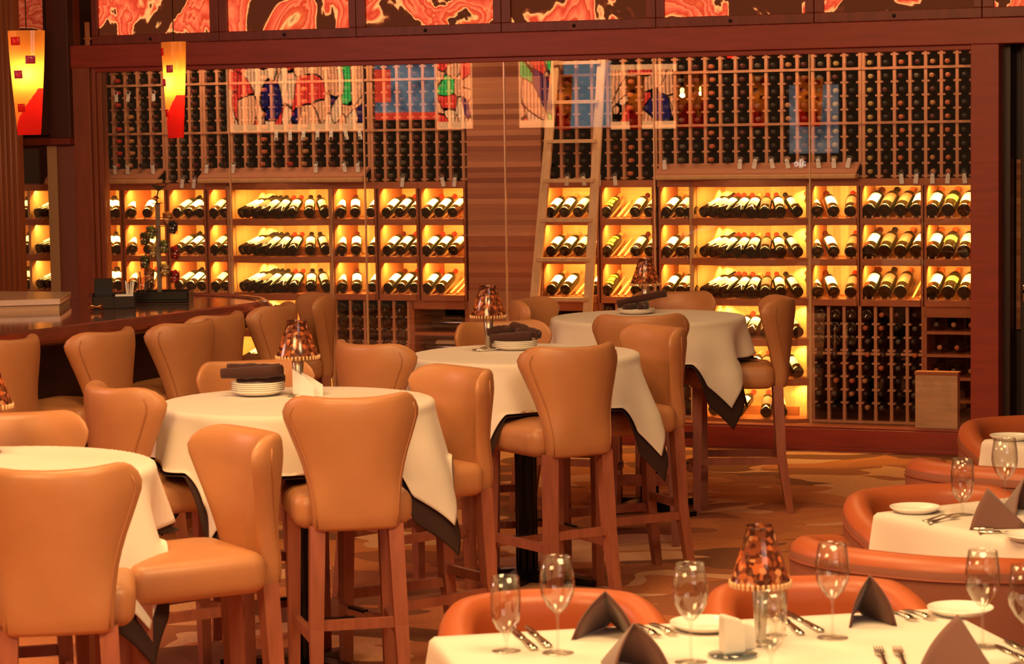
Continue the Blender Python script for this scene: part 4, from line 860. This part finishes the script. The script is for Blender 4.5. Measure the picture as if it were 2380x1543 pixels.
def barrel_chair(x, y, fx, fy, label, w_=0.33, zr=0.735, cut=118, depth=0.30, arm=0.62):
    """low upholstered tub chair: curved shell with a thick rolled rim"""
    t = thing('tub_chair', label, 'chair', loc=(x, y, 0), rz=math.atan2(-fx, fy), group='rust leather tub chairs')
    n = 40; rs = []; pip = []
    for k in range(n + 1):
        a = rad(-cut + 2 * cut * k / n); s_, c_ = math.sin(a), math.cos(a)
        q = abs(a) / rad(cut); zt = zr - (zr - arm) * max(0, (q - 0.45) / 0.55) ** 1.5
        sx = math.copysign(abs(s_) ** 0.8, s_); cx_ = math.copysign(abs(c_) ** 0.8, c_)
        px_, py_ = w_ * sx, -depth * cx_; nx_, ny_ = sx, -cx_; l_ = math.hypot(nx_, ny_); nx_ /= l_; ny_ /= l_
        ring = []; th = 0.048
        prof = [(-th * 0.8, 0.10), (-th * 0.85, 0.30), (-th, zt - 0.07)] + [(-th * math.cos(b_) , zt - 0.05 + 0.05 * math.sin(b_)) for b_ in [rad(15 + 150 * j / 8) for j in range(9)]] + [(th, zt - 0.07), (th * 0.75, 0.30), (th * 0.5, 0.10)]
        for o_, z in prof: ring.append((px_ + nx_ * o_, py_ + ny_ * o_, z))
        rs.append(ring); pip.append((px_ + nx_ * (th + 0.001), py_ + ny_ * (th + 0.001), zt - 0.062))
    tb = MB().rings(rs, 0, True)
    npf = len(rs[0])
    for fi in range(n * npf):
        if fi % npf >= 11: tb.m[fi] = 1
    tb.build('tub_back', [RUST, mat('brown outside leather', (0.27, 0.085, 0.045), 0.6, var=0.08)], t)
    MB().tube(pip, 0.0038, 6).build('piping', RUSTD, t)
    m = MB(); rbox(m, (-w_ + 0.055, -depth + 0.06, 0.28), (w_ - 0.055, 0.22, 0.44), 0.04, 3, 0, 0.02); m.build('seat', RUST, t)
    for sx in (-1, 1):
        for sy in (-1, 1): MB().bar((sx * (w_ - 0.09), sy * 0.16, 0.11), (sx * (w_ - 0.08), sy * 0.17, 0), 0.045, 0.03, up=(0, 1, 0)).build('leg', CHERRY, t)
barrel_chair(0.105, 6.09, 0.12, -1, 'rust tub chair across the near dining table behind the tall napkin', 0.255, 0.735)
barrel_chair(0.79, 6.22, 0.1, -1, 'rust tub chair across the near dining table behind the lamp', 0.262, 0.735)
barrel_chair(1.20, 6.95, 0.62, 0.78, 'big rust tub chair with its back to us at the middle dining table', 0.37, 0.76, 105, 0.28, 0.72)
barrel_chair(1.40, 7.80, 0.25, -0.97, 'rounded rust tub chair behind the plate of the middle dining table', 0.28, 0.745)
barrel_chair(1.80, 8.62, 0.55, 0.83, 'darker rust tub chair behind the water goblet on the right', 0.36, 0.76, 105, 0.28, 0.72)
barrel_chair(2.14, 9.72, 0.2, -0.97, 'farthest rust tub chair at the right edge below the dark post', 0.30, 0.74)

# ---- near dining table
ZD = 0.752
wine_glass(1177, 1512, ZD, 'short stemmed water goblet at the left end of the near table', kind='goblet')
wine_glass(1297, 1517, ZD, 'wine glass beside the goblet at the left of the near table')
wine_glass(1606, 1538, ZD, 'wine glass right of the tall napkin, near table')
wine_glass(1935, 1482, ZD, 'wine glass between lamp and standing napkin, near table')
wine_glass(2284, 1503, ZD, 'wine glass behind the right hand napkin, near table')
wine_glass(1792, 1556, ZD, 'water goblet in front of the lamp, near table', kind='goblet')
wine_glass(1803, 1476, ZD, 'water goblet behind the lamp, near table', kind='goblet', s=0.8)
wine_glass(2385, 1545, ZD, 'wine glass cut by the right picture edge, near table')
c = P(1768, 1497, ZD); lamp(c.x, c.y, ZD, 'amber mosaic lamp with glowing bulb on the near dining table', 0.88, 0.5)
tent(1408, 1483, ZD, rad(-8), 0.112, 0.155, 0.13, 'tall tent napkin right of the two left glasses, near table')
tent(1475, 1560, ZD, rad(30), 0.108, 0.15, 0.12, 'tent napkin at the bottom picture edge below the tall napkin')
tent(2022, 1452, ZD, rad(6), 0.120, 0.115, 0.12, 'narrow tent napkin standing right of the centre glass, near table')
tent(2225, 1552, ZD, rad(-150), 0.118, 0.17, 0.12, 'tent napkin at the bottom right in front of a wine glass')
c = P(1640, 1462, ZD); plate(c.x, c.y, ZD, 0.085, 'white plate behind the centre wine glass, near table', 'side plates')
c = P(2232, 1427, ZD); plate(c.x, c.y, ZD, 0.080, 'white plate at the far corner of the near table', 'side plates')
def cut(kind, x0, y0, x1, y1, z, label, g='cutlery on the near dining table'):
    a_, b_ = P(x0, y0, z), P(x1, y1, z); cutlery(kind, a_, b_, z, label, g)
cut('knife', 1242, 1512, 1190, 1462, ZD, 'knife nearer the goblet at the left of the near table'); cut('knife', 1275, 1506, 1222, 1456, ZD, 'knife nearer the wine glass at the left of the near table')
cut('knife', 1862, 1477, 1805, 1425, ZD, 'thin knife right of the lamp, near table'); cut('knife', 1908, 1470, 1822, 1420, ZD, 'broad knife right of the lamp, near table')
cut('fork', 1478, 1452, 1530, 1484, ZD, 'fork nearer the tall napkin, near table'); cut('fork', 1515, 1450, 1568, 1480, ZD, 'fork nearer the plate, behind the centre glass, near table')
cut('fork', 2068, 1420, 2128, 1446, ZD, 'fork nearer the narrow napkin, near table'); cut('fork', 2105, 1418, 2170, 1444, ZD, 'fork nearer the far corner plate, near table')
cut('fork', 2068, 1575, 2040, 1508, ZD, 'left one of two forks at the bottom edge, near table'); cut('fork', 2112, 1575, 2084, 1508, ZD, 'right one of two forks at the bottom edge, near table')
cut('knife', 2390, 1540, 2312, 1500, ZD, 'knife beside the right hand wine glass, near table'); cut('knife', 2400, 1525, 2335, 1488, ZD, 'second knife beside the right hand wine glass')
c = P(1703, 1525, ZD); ss = thing('sugar_caddy', 'white rounded china sachet holder on a small dish before the lamp', 'caddy', loc=(c.x, c.y, ZD + 0.001), rz=rad(20))
m = MB(); prof = [(-0.028, 0.0), (0.026, 0.0), (0.026, 0.060), (0.012, 0.078), (-0.012, 0.088), (-0.028, 0.09)]
m.add([(x, -0.018, z + 0.006) for x, z in prof] + [(x, 0.018, z + 0.006) for x, z in prof], [tuple(range(6)), tuple(range(6, 12))[::-1]] + [(i, (i + 6), (i + 1) % 6 + 6, (i + 1) % 6) for i in range(6)]).build('holder', CHINA, ss, bev=0.006)
m = MB(); m.add([(x * 0.7 + 0.045, -0.014 + 0.02, z * 0.75 + 0.006) for x, z in prof] + [(x * 0.7 + 0.045, 0.014 + 0.02, z * 0.75 + 0.006) for x, z in prof], [tuple(range(6)), tuple(range(6, 12))[::-1]] + [(i, (i + 6), (i + 1) % 6 + 6, (i + 1) % 6) for i in range(6)]).build('rear_shaker', CHINA, ss, bev=0.005)
MB().lathe([(0, 0.0), (0.05, 0.0), (0.056, 0.005), (0, 0.005)], 28).build('dish', BLUEG, ss)
# ---- middle dining table
wine_glass(2237, 1196, ZD, 'water goblet behind the brown napkin on the middle dining table', kind='goblet'); wine_glass(2335, 1184, ZD, 'wine glass on the middle dining table')
c = P(2127, 1190, ZD); plate(c.x, c.y, ZD, 0.078, 'white side plate at the left corner of the middle dining table', 'side plates'); c = P(2400, 1256, ZD); plate(c.x, c.y, ZD, 0.078, 'white side plate cut by the right picture edge, middle dining table', 'side plates')
c = P(2350, 1022, ZD); plate(c.x, c.y, ZD, 0.080, 'white plate on the far dining table at the right edge', 'side plates')
tent(2295, 1222, ZD, rad(-115), 0.112, 0.19, 0.11, 'broad brown tent napkin on the middle dining table'); tent(2385, 1192, ZD, rad(25), 0.115, 0.12, 0.11, 'brown tent napkin at the right edge behind the wine glass')
cut('fork', 2148, 1212, 2218, 1200, ZD, 'outer fork beside the broad napkin, middle table', 'cutlery on the middle dining table'); cut('fork', 2160, 1217, 2228, 1205, ZD, 'inner fork beside the broad napkin, middle table', 'cutlery on the middle dining table')
cut('knife', 2262, 1232, 2375, 1226, ZD, 'outer knife before the broad napkin, middle table', 'cutlery on the middle dining table'); cut('knife', 2275, 1240, 2385, 1237, ZD, 'inner knife before the broad napkin, middle table', 'cutlery on the middle dining table')

# ================================================================ the bar
def smooth(pts, n=6):
    out = []
    for i in range(len(pts) - 1):
        p0, p1, p2, p3 = [Vector(pts[max(0, min(len(pts) - 1, i + k))]) for k in (-1, 0, 1, 2)]
        for j in range(n): t = j / n; out.append(0.5 * ((2 * p1) + (p2 - p0) * t + (2 * p0 - 5 * p1 + 4 * p2 - p3) * t * t + (3 * p1 - p0 - 3 * p2 + p3) * t ** 3))
    out.append(Vector(pts[-1])); return out
outer = smooth([(-2.95, 9.38), (-2.60, 10.0), (-2.232, 10.66), (-1.935, 11.19), (-1.608, 11.80), (-1.40, 12.20), (-1.27, 12.47), (-1.245, 12.72), (-1.33, 12.96), (-1.52, 13.2), (-1.80, 13.36), (-2.3, 13.42)])
def off(path, d):
    o = []
    for i, p in enumerate(path):
        a_ = path[max(0, i - 1)]; b_ = path[min(len(path) - 1, i + 1)]; t = (b_ - a_).normalized(); o.append(p + Vector((-t.y, t.x)) * d)
    return o
BT = 1.075
bar_ = thing('bar_counter', 'curved bar counter with polished dark red wood top and rolled edge', 'bar', loc=(0, 0, 0))
i1 = off(outer, 0.06); poly = [tuple(p) for p in i1] + [(-2.6, 12.5), (-3.3, 11.3), (-3.6, 9.9)]
MB().prism(poly, BT - 0.045, BT - 0.004).build('bar_top', BARWOOD, bar_)
n_ = MB(); rs = []
for i, p in enumerate(outer):
    a_ = outer[max(0, i - 1)]; b_ = outer[min(len(outer) - 1, i + 1)]; t = (b_ - a_).normalized(); nn = Vector((-t.y, t.x)); ring = []
    for (o_, z) in [(0.075, BT - 0.05), (0.02, BT - 0.075), (0.0, BT - 0.06), (-0.012, BT - 0.04), (0.0, BT - 0.018), (0.012, BT - 0.012), (0.018, BT - 0.002), (0.034, BT + 0.010), (0.052, BT + 0.006), (0.062, BT - 0.003), (0.072, BT + 0.003), (0.085, BT - 0.004)]:
        q = p + nn * o_; ring.append((q.x, q.y, z))
    rs.append(ring)
n_.rings(rs, 0, True).build('rolled_edge', BARWOOD, bar_)
i2 = off(outer, 0.20); i3 = off(outer, 0.26); m = MB(); k_ = len(i2)
m.add([(p.x, p.y, 0.0) for p in i2] + [(p.x, p.y, BT - 0.045) for p in i2] + [(p.x, p.y, 0.0) for p in i3] + [(p.x, p.y, BT - 0.045) for p in i3], [f for i in range(k_ - 1) for f in ((i, i + 1, i + 1 + k_, i + k_), (i + 1 + 2 * k_, i + 2 * k_, i + 3 * k_, i + 1 + 3 * k_))], 0, True)
m.build('front_panel', BARDARK, bar_)
i4 = off(outer, 0.17); MB().tube([(p.x, p.y, 0.16) for p in i4], 0.022, 10).build('foot_rail', COPPER, bar_)
MB().prism([tuple(p) for p in off(outer, 0.10)] + [tuple(p) for p in off(outer, 0.30)][::-1], 0.0, 0.05).build('step', SHELF, bar_)
# raised service station of marble behind the bar, left
c1, c2, c3, c4 = P(-60, 700, 1.13), P(140, 694, 1.13), P(165, 678, 1.13), P(-60, 676, 1.13)
st = thing('service_station', 'cream marble topped service station behind the bar at the left edge', 'counter', loc=(0, 0, 0))
pl = [(c.x, c.y) for c in (c1, c2, c3, c4)]
MB().prism(pl, 1.10, 1.13).build('marble_top', MARBLE, st, bev=0.003); cc = Vector((sum(p[0] for p in pl) / 4, sum(p[1] for p in pl) / 4))
sh = lambda k: [tuple(cc + (Vector(p) - cc) * k) for p in pl]
MB().prism(sh(0.97), 1.045, 1.10).build('cream_apron', CREAM, st); MB().prism(sh(0.93), 0.5, 1.045).build('cabinet_body', BLACK, st)
# napkin caddy with menus
c = P(262, 716, BT); cd = thing('napkin_caddy', 'dark bar caddy holding black menus and white napkins', 'caddy', loc=(c.x, c.y + 0.06, BT - 0.004), rz=rad(8))
CADM = mat('dark brown plastic', (0.016, 0.008, 0.006), 0.5, spec=0.3)
MB().box((-0.11, -0.06, 0), (0.105, 0.07, 0.006)).box((-0.11, -0.06, 0), (0.105, -0.054, 0.062)).box((-0.11, 0.064, 0), (0.105, 0.07, 0.075)).box((-0.11, -0.06, 0), (-0.104, 0.07, 0.07)).box((0.099, -0.06, 0), (0.105, 0.07, 0.062)).box((-0.004, -0.06, 0), (0.0, 0.07, 0.065)).build('tray', CADM, cd)
MB().box((-0.098, -0.03, 0.008), (-0.008, 0.04, 0.150)).build('menus', BLACK, cd, bev=0.002)
MB().box((0.006, -0.045, 0.008), (0.095, 0.04, 0.068)).build('cocktail_napkins', PAPER, cd)
m = MB()
for k in range(14): a_ = k * 0.45; m.bar((0.075 + 0.008 * math.cos(a_), 0.045 + 0.006 * math.sin(a_), 0.01), (0.078 + 0.022 * math.cos(a_), 0.045 + 0.014 * math.sin(a_), 0.125 + 0.01 * math.sin(k)), 0.004)
m.build('straws', PAPER, cd)
c = P(374, 700, BT); mt = thing('bar_mat', 'black rubber tray under the garnish tree', 'mat', loc=(c.x, c.y + 0.05, BT - 0.004))
MB().box((-0.145, -0.09, 0), (0.15, 0.12, 0.012)).box((-0.145, -0.09, 0.012), (0.15, -0.08, 0.055)).box((-0.145, 0.11, 0.012), (0.15, 0.12, 0.055)).box((-0.145, -0.09, 0.012), (-0.137, 0.12, 0.055)).box((0.142, -0.09, 0.012), (0.15, 0.12, 0.055)).build('tray', BLACK, mt, bev=0.003)
# garnish tree
gt = thing('garnish_tree', 'tall metal rack of hanging glass cups topped by a martini glass silhouette', 'garnish rack', loc=(c.x - 0.012, c.y + 0.055, BT + 0.009))
MB().lathe([(0, 0), (0.075, 0), (0.075, 0.006), (0.012, 0.012), (0, 0.012)], 24).build('base', STEEL, gt)
MB().box((-0.012, -0.004, 0.01), (0.012, 0.004, 0.50)).build('pole', mat('grey pole', (0.16, 0.12, 0.10), 0.35, metal=0.6), gt)
MB().box((-0.03, -0.02, 0.50), (0.03, 0.02, 0.503)).build('cap_plate', BLACK, gt)
m = MB(); m.add([(-0.035, 0, 0.60), (0.045, 0, 0.588), (0.006, 0, 0.562)], [(0, 1, 2)]); m.build('martini_silhouette', BLACK, gt, solid=0.004)
MB().tube([(-0.002, 0, 0.503), (-0.004, 0, 0.53), (0.006, 0, 0.565)], 0.003, 8).add([(-0.028, 0, 0.532), (0.014, 0, 0.524), (-0.002, 0, 0.54)], [(0, 1, 2)]).tube([(0.02, 0, 0.58), (0.06, 0.0, 0.605)], 0.002, 6).build('martini_stem', BLACK, gt)
CUP = MB().lathe([(0, 0.0), (0.021, 0.0), (0.025, 0.004), (0.028, 0.07), (0.0265, 0.07), (0.023, 0.008), (0, 0.006)], 20)
cupm = CUP.mesh('cup_glass', WGLASS)
FILL = {'olives': mat('olives', (0.10, 0.10, 0.02), 0.35), 'dark berries': mat('dark berries', (0.015, 0.008, 0.02), 0.3), 'red cherries': mat('red cherries', (0.55, 0.008, 0.01), 0.2), 'lemon wedges': mat('lemon wedges', (0.80, 0.52, 0.16), 0.4), 'limes': mat('limes', (0.22, 0.26, 0.06), 0.4), 'orange slices': mat('orange slices', (0.78, 0.30, 0.08), 0.4)}
cups = [(0.047, 0.38, 0.03, 'orange slices'), (0.083, 0.335, -0.035, 'dark berries'), (-0.032, 0.31, -0.03, 'limes'), (-0.073, 0.275, 0.02, 'olives'), (0.035, 0.235, -0.045, 'limes'), (0.083, 0.20, 0.02, 'red cherries'),
        (-0.032, 0.205, 0.035, 'lemon wedges'), (-0.070, 0.155, -0.02, 'olives'), (0.037, 0.115, -0.05, 'lemon wedges'), (0.083, 0.075, -0.02, 'red cherries'), (-0.057, 0.085, 0.03, 'orange slices')]
arms = MB()
for i, (x, z, y, fl_) in enumerate(cups):
    o = bpy.data.objects.new('garnish_cup', cupm); C.objects.link(o); o.matrix_world = gt.matrix_world @ Matrix.Translation((x, y, z)); tag(o, 'small glass cup of %s, %s highest on the garnish tree' % (fl_, ORD[i]), 'cup', 'cups on the garnish tree')
    f = MB(); rr = random.Random(i)
    for k in range(22):
        a_ = k * 2.4; q = 0.016 if k % 3 else 0.004; f.lathe([(0, -0.010), (0.007, -0.007), (0.010, 0), (0.007, 0.007), (0, 0.010)], 10, 0, Matrix.Translation((q * math.cos(a_), q * math.sin(a_), 0.014 + 0.0026 * k)))
    f.build(fl_.replace(' ', '_'), FILL[fl_], o)
    ring = [(x + 0.029 * math.cos(a_), y + 0.029 * math.sin(a_), z + 0.045) for a_ in [2 * math.pi * k / 16 for k in range(16)]]
    arms.tube(ring, 0.0016, 5, closed=True); arms.tube([(0, 0, z + 0.045), (x, y, z + 0.045 ) if False else (x * 0.4, y * 0.4, z + 0.045)], 0.0018, 5)
arms.build('ring_arms', BLACK, gt)
for i, (px, py) in enumerate([(226, 712), (208, 722)]):
    c = P(px, py, BT); o = thing('jigger', ('copper double cone jigger standing before the caddy', 'smaller copper jigger lying left of the standing one')[i], 'jigger', loc=(c.x, c.y, BT + (0.0 if i == 0 else 0.018)), group='copper jiggers')
    if i: o.rotation_euler = (0, rad(90), 0.3)
    MB().lathe([(0.019, 0), (0.004, 0.034), (0.018, 0.065), (0.0165, 0.065), (0.003, 0.036)], 20).build('cones', COPPER, o)
MB()
c = P(332, 698, BT); jg = thing('bar_pitcher', 'clear glass of bar tools at the left of the black tray', 'glass', loc=(c.x - 0.0, c.y + 0.05, BT + 0.009))
MB().lathe([(0, 0), (0.028, 0), (0.034, 0.11), (0.032, 0.11), (0.026, 0.006), (0, 0.006)], 24).build('glass', WGLASS, jg); MB().bar((0, 0, 0.01), (0.02, 0.0, 0.15), 0.008).bar((-0.01, 0, 0.01), (-0.02, 0.0, 0.14), 0.006).build('bar_tools', STEEL, jg)

# ---------------------------------------------------------------- pendants over the bar
def pendant(x, y, z, rz, label, e=2.8):
    t = thing('pendant_lamp', label, 'pendant light', loc=(x, y, z), rz=rz, group='art glass pendants over the bar'); L = 0.45; n = 28
    def pt(u, v, rr=1.0):
        a = rad(-160 + 320 * u) - math.pi / 2; wx = (0.080 * (1 - v) ** 0.8 + 0.050 * (1 - (1 - v) ** 0.8)) * (1 + 0.015 * math.sin(6 * v)); wy = wx * 0.55; return (wx * math.cos(a) * rr, wy * math.sin(a) * rr, L / 2 - L * v)
    m = MB(); N1, N2 = 90, 110; m.grid(lambda u, v: pt(u, v), N1, N2); k = 0
    for j in range(N2):
        for i in range(N1):
            u, v = (i + .5) / N1, (j + .5) / N2; xx = (u - 0.5) * 2.6
            mi = 0
            if v > 0.55 and xx > 0.40 - (v - 0.55) * 2.6 and xx < 1.5: mi = 1
            elif v > 0.2 and v < 0.55 and xx > -0.05 + (v - 0.2) * 1.0 and False: mi = 2
            m.m[k] = mi; k += 1
    m.build('shade', [AMBERG, REDG, YELG], t)
    for (u, v, mt_) in [(0.40, 0.10, REDG), (0.41, 0.42, PURPG), (0.42, 0.74, REDG), (0.55, 0.28, PURPG)]:
        q = MB(); w_ = 0.022; q.grid(lambda a, b: pt(u + (a - .5) * 0.10, v + (b - .5) * 0.078, 1.05), 3, 3); q.build('colour_square', mt_, t, solid=0.003)
    MB().tube([(0, 0, L / 2 - 0.02), (0, 0, L / 2 + 1.6)], 0.0025, 6).build('cord', BLACK, t)
    MB().lathe([(0.0, 0.20), (0.014, 0.20), (0.014, 0.11), (0.010, 0.10), (0, 0.10)], 12).bar((-0.07, 0, 0.205), (0.07, 0, 0.205), 0.004).build('socket', BLACK, t)
    MB().lathe([(0, 0.095), (0.012, 0.09), (0.016, 0.07), (0.010, 0.05), (0, 0.045)], 12).build('bulb', emis('pendant bulb', (1.0, 0.62, 0.18), 30) if 'pendant bulb' not in MT else MT['pendant bulb'], t)
    l = bpy.data.lights.new('pendant_bulb', 'POINT'); l.energy = e; l.color = (1.0, 0.60, 0.16); l.shadow_soft_size = 0.018
    o = bpy.data.objects.new('pendant_bulb', l); C.objects.link(o); o.parent = t; o.location = (0, 0, 0.035)
    return t
pendant(-2.085, 10.7, 2.175, rad(2), 'art glass pendant lamp hanging nearest the fluted column')
pendant(-1.57, 11.6, 2.15, rad(-48), 'art glass pendant lamp hanging before the left post of the wine wall')
for i, (x, y) in enumerate([(-2.83, 11.56), (-3.02, 10.41), (-2.39 - .25, 10.54 - .5), (-2.55, 9.3), (-2.45, 8.75), (-2.97, 7.86)]):
    pendant(x, y, 2.15, rad((140, 140, 148, 155, 160, 165)[i]), 'art glass pendant seen only as a reflection, %s from the ladder' % ORD[i], 17.0)

# ---------------------------------------------------------------- what the cellar glass reflects: art glass and screens across the room
def between(a_, b_, z0, z1, nm, m_, label, cat, frame=True, fm=None, parts=None, ff=0.05):
    a_ = Vector((a_[0], a_[1])); b_ = Vector((b_[0], b_[1])); d = b_ - a_; L = d.length; t = thing(nm, label, cat, loc=(a_.x, a_.y, 0), rz=math.atan2(d.y, d.x))
    MB().box((0, 0, z0), (L, 0.03, z1)).build('lit_face', m_, t)
    if frame: MB().box((-0.01, -0.01, z0 - 0.075), (L + 0.01, 0.05, z0)).box((-0.01, -0.01, z1), (L + 0.01, 0.05, z1 + 0.05)).box((-0.01, -0.01, z0 - .07), (0.0, 0.05, z1)).box((L, -0.01, z0 - .07), (L + 0.01, 0.05, z1)).build('frame', fm, t)
    return t, L
PALEF = emis('lit pale frame', (1.0, 0.40, 0.14), 5.0)
between((-9.27, 9.54), (-8.31, 8.51), 2.03, 2.70, 'stained_glass_panel', stained('stained glass one', 1.3, 7), 'large lit stained glass panel mirrored in the left panes', 'stained glass', fm=PALEF)
between((-7.75, 7.95), (-7.5, 7.7), 2.03, 2.70, 'stained_glass_panel', stained('stained glass two', 4.3, 7), 'narrow lit stained glass panel mirrored beside the slat wall', 'stained glass', fm=PALEF)
between((-6.44, 8.1), (-6.21, 7.87), 2.03, 2.68, 'stained_glass_panel', stained('stained glass three', 2.1, 6), 'lit stained glass strip mirrored left of the ladder', 'stained glass', fm=PALEF)
between((-5.1, 8.25), (-4.63, 7.85), 2.0, 2.50, 'stained_glass_panel', stained('stained glass four', 6.6, 6), 'lit stained glass panel mirrored right of the ladder', 'stained glass', fm=PALEF)
def screen(name, c1_, c2_, s):
    m = bpy.data.materials.new(name); n, l = nodes(m); b = n['Principled BSDF']; b.inputs['Base Color'].default_value = (0.02, 0.02, 0.02, 1)
    tc = n.new('ShaderNodeTexCoord'); no = n.new('ShaderNodeTexNoise'); no.inputs['Scale'].default_value = 5; no.inputs['Detail'].default_value = 4; l.new(tc.outputs['Object'], no.inputs['Vector'])
    r = ramp_nodes(n, [(0.35, c1_), (0.65, c2_)]); l.new(no.outputs[0], r.inputs[0]); l.new(r.outputs[0], b.inputs['Emission Color']); b.inputs['Emission Strength'].default_value = s; return m
t, L = between((-8.57, 8.07), (-8.11, 7.6), 2.06, 2.72, 'television', screen('blue screen', (0.05, 0.065, 0.10), (0.28, 0.32, 0.34), 3.2), 'lit television showing a blue picture mirrored in the third pane', 'television', False)
MB().box((0.0, -0.006, 2.25), (L * 0.26, 0.036, 2.60)).box((0.0, -0.006, 2.06), (L, 0.036, 2.14)).build('red_banner', emis('red banner', (0.75, 0.05, 0.02), 5), t)
between((-7.43, 6.29), (-7.04, 5.95), 1.95, 2.67, 'television', screen('pale blue screen', (0.18, 0.23, 0.24), (0.24, 0.29, 0.30), 3.0), 'lit pale blue television mirrored behind the ladder', 'television', False)
between((-6.1, 3.95), (-5.65, 3.63), 1.62, 2.39, 'window_blind', screen('grey window light', (0.08, 0.08, 0.09), (0.34, 0.28, 0.25), 2.8), 'grey lit window blind mirrored in the sixth pane', 'window blind', False)
def sign(txt, a_, b_, z, size, m_, nm, label):
    a_ = Vector((a_[0], a_[1])); b_ = Vector((b_[0], b_[1])); d = b_ - a_
    cu = bpy.data.curves.new(nm, 'FONT'); cu.body = txt; cu.size = size; cu.extrude = 0.004; cu.align_x = 'CENTER'; cu.materials.append(m_)
    o = bpy.data.objects.new(nm, cu); C.objects.link(o); M_ = Matrix.Translation((a_.x, a_.y, z)) @ Matrix.Rotation(math.atan2(d.y, d.x) + math.pi, 4, 'Z') @ Matrix.Rotation(rad(90), 4, 'X'); o.matrix_world = M_
    bpy.context.view_layer.update(); me = bpy.data.meshes.new_from_object(o.evaluated_get(bpy.context.evaluated_depsgraph_get())); bpy.data.objects.remove(o); o = bpy.data.objects.new(nm, me); C.objects.link(o); o.matrix_world = M_; return tag(o, label, 'sign')

sign('ale', (-6.005, 3.885), (-5.923, 3.826), 1.475, 0.12, emis('white sign letters', (0.75, 0.72, 0.68), 5), 'window_lettering', 'white letters ale mirrored under the grey window light')
ex = thing('exit_light', 'small red lit box mirrored at the top of the fifth pane', 'light', loc=(-7.87, 2.78, 2.74), rz=rad(-30))
MB().box((0, 0, 0), (0.09, 0.03, 0.12)).build('case', BLACK, ex); MB().box((0.005, 0.03, 0.02), (0.085, 0.034, 0.12)).build('red_face', emis('red indicator', (1.0, 0.02, 0.01), 9), ex)
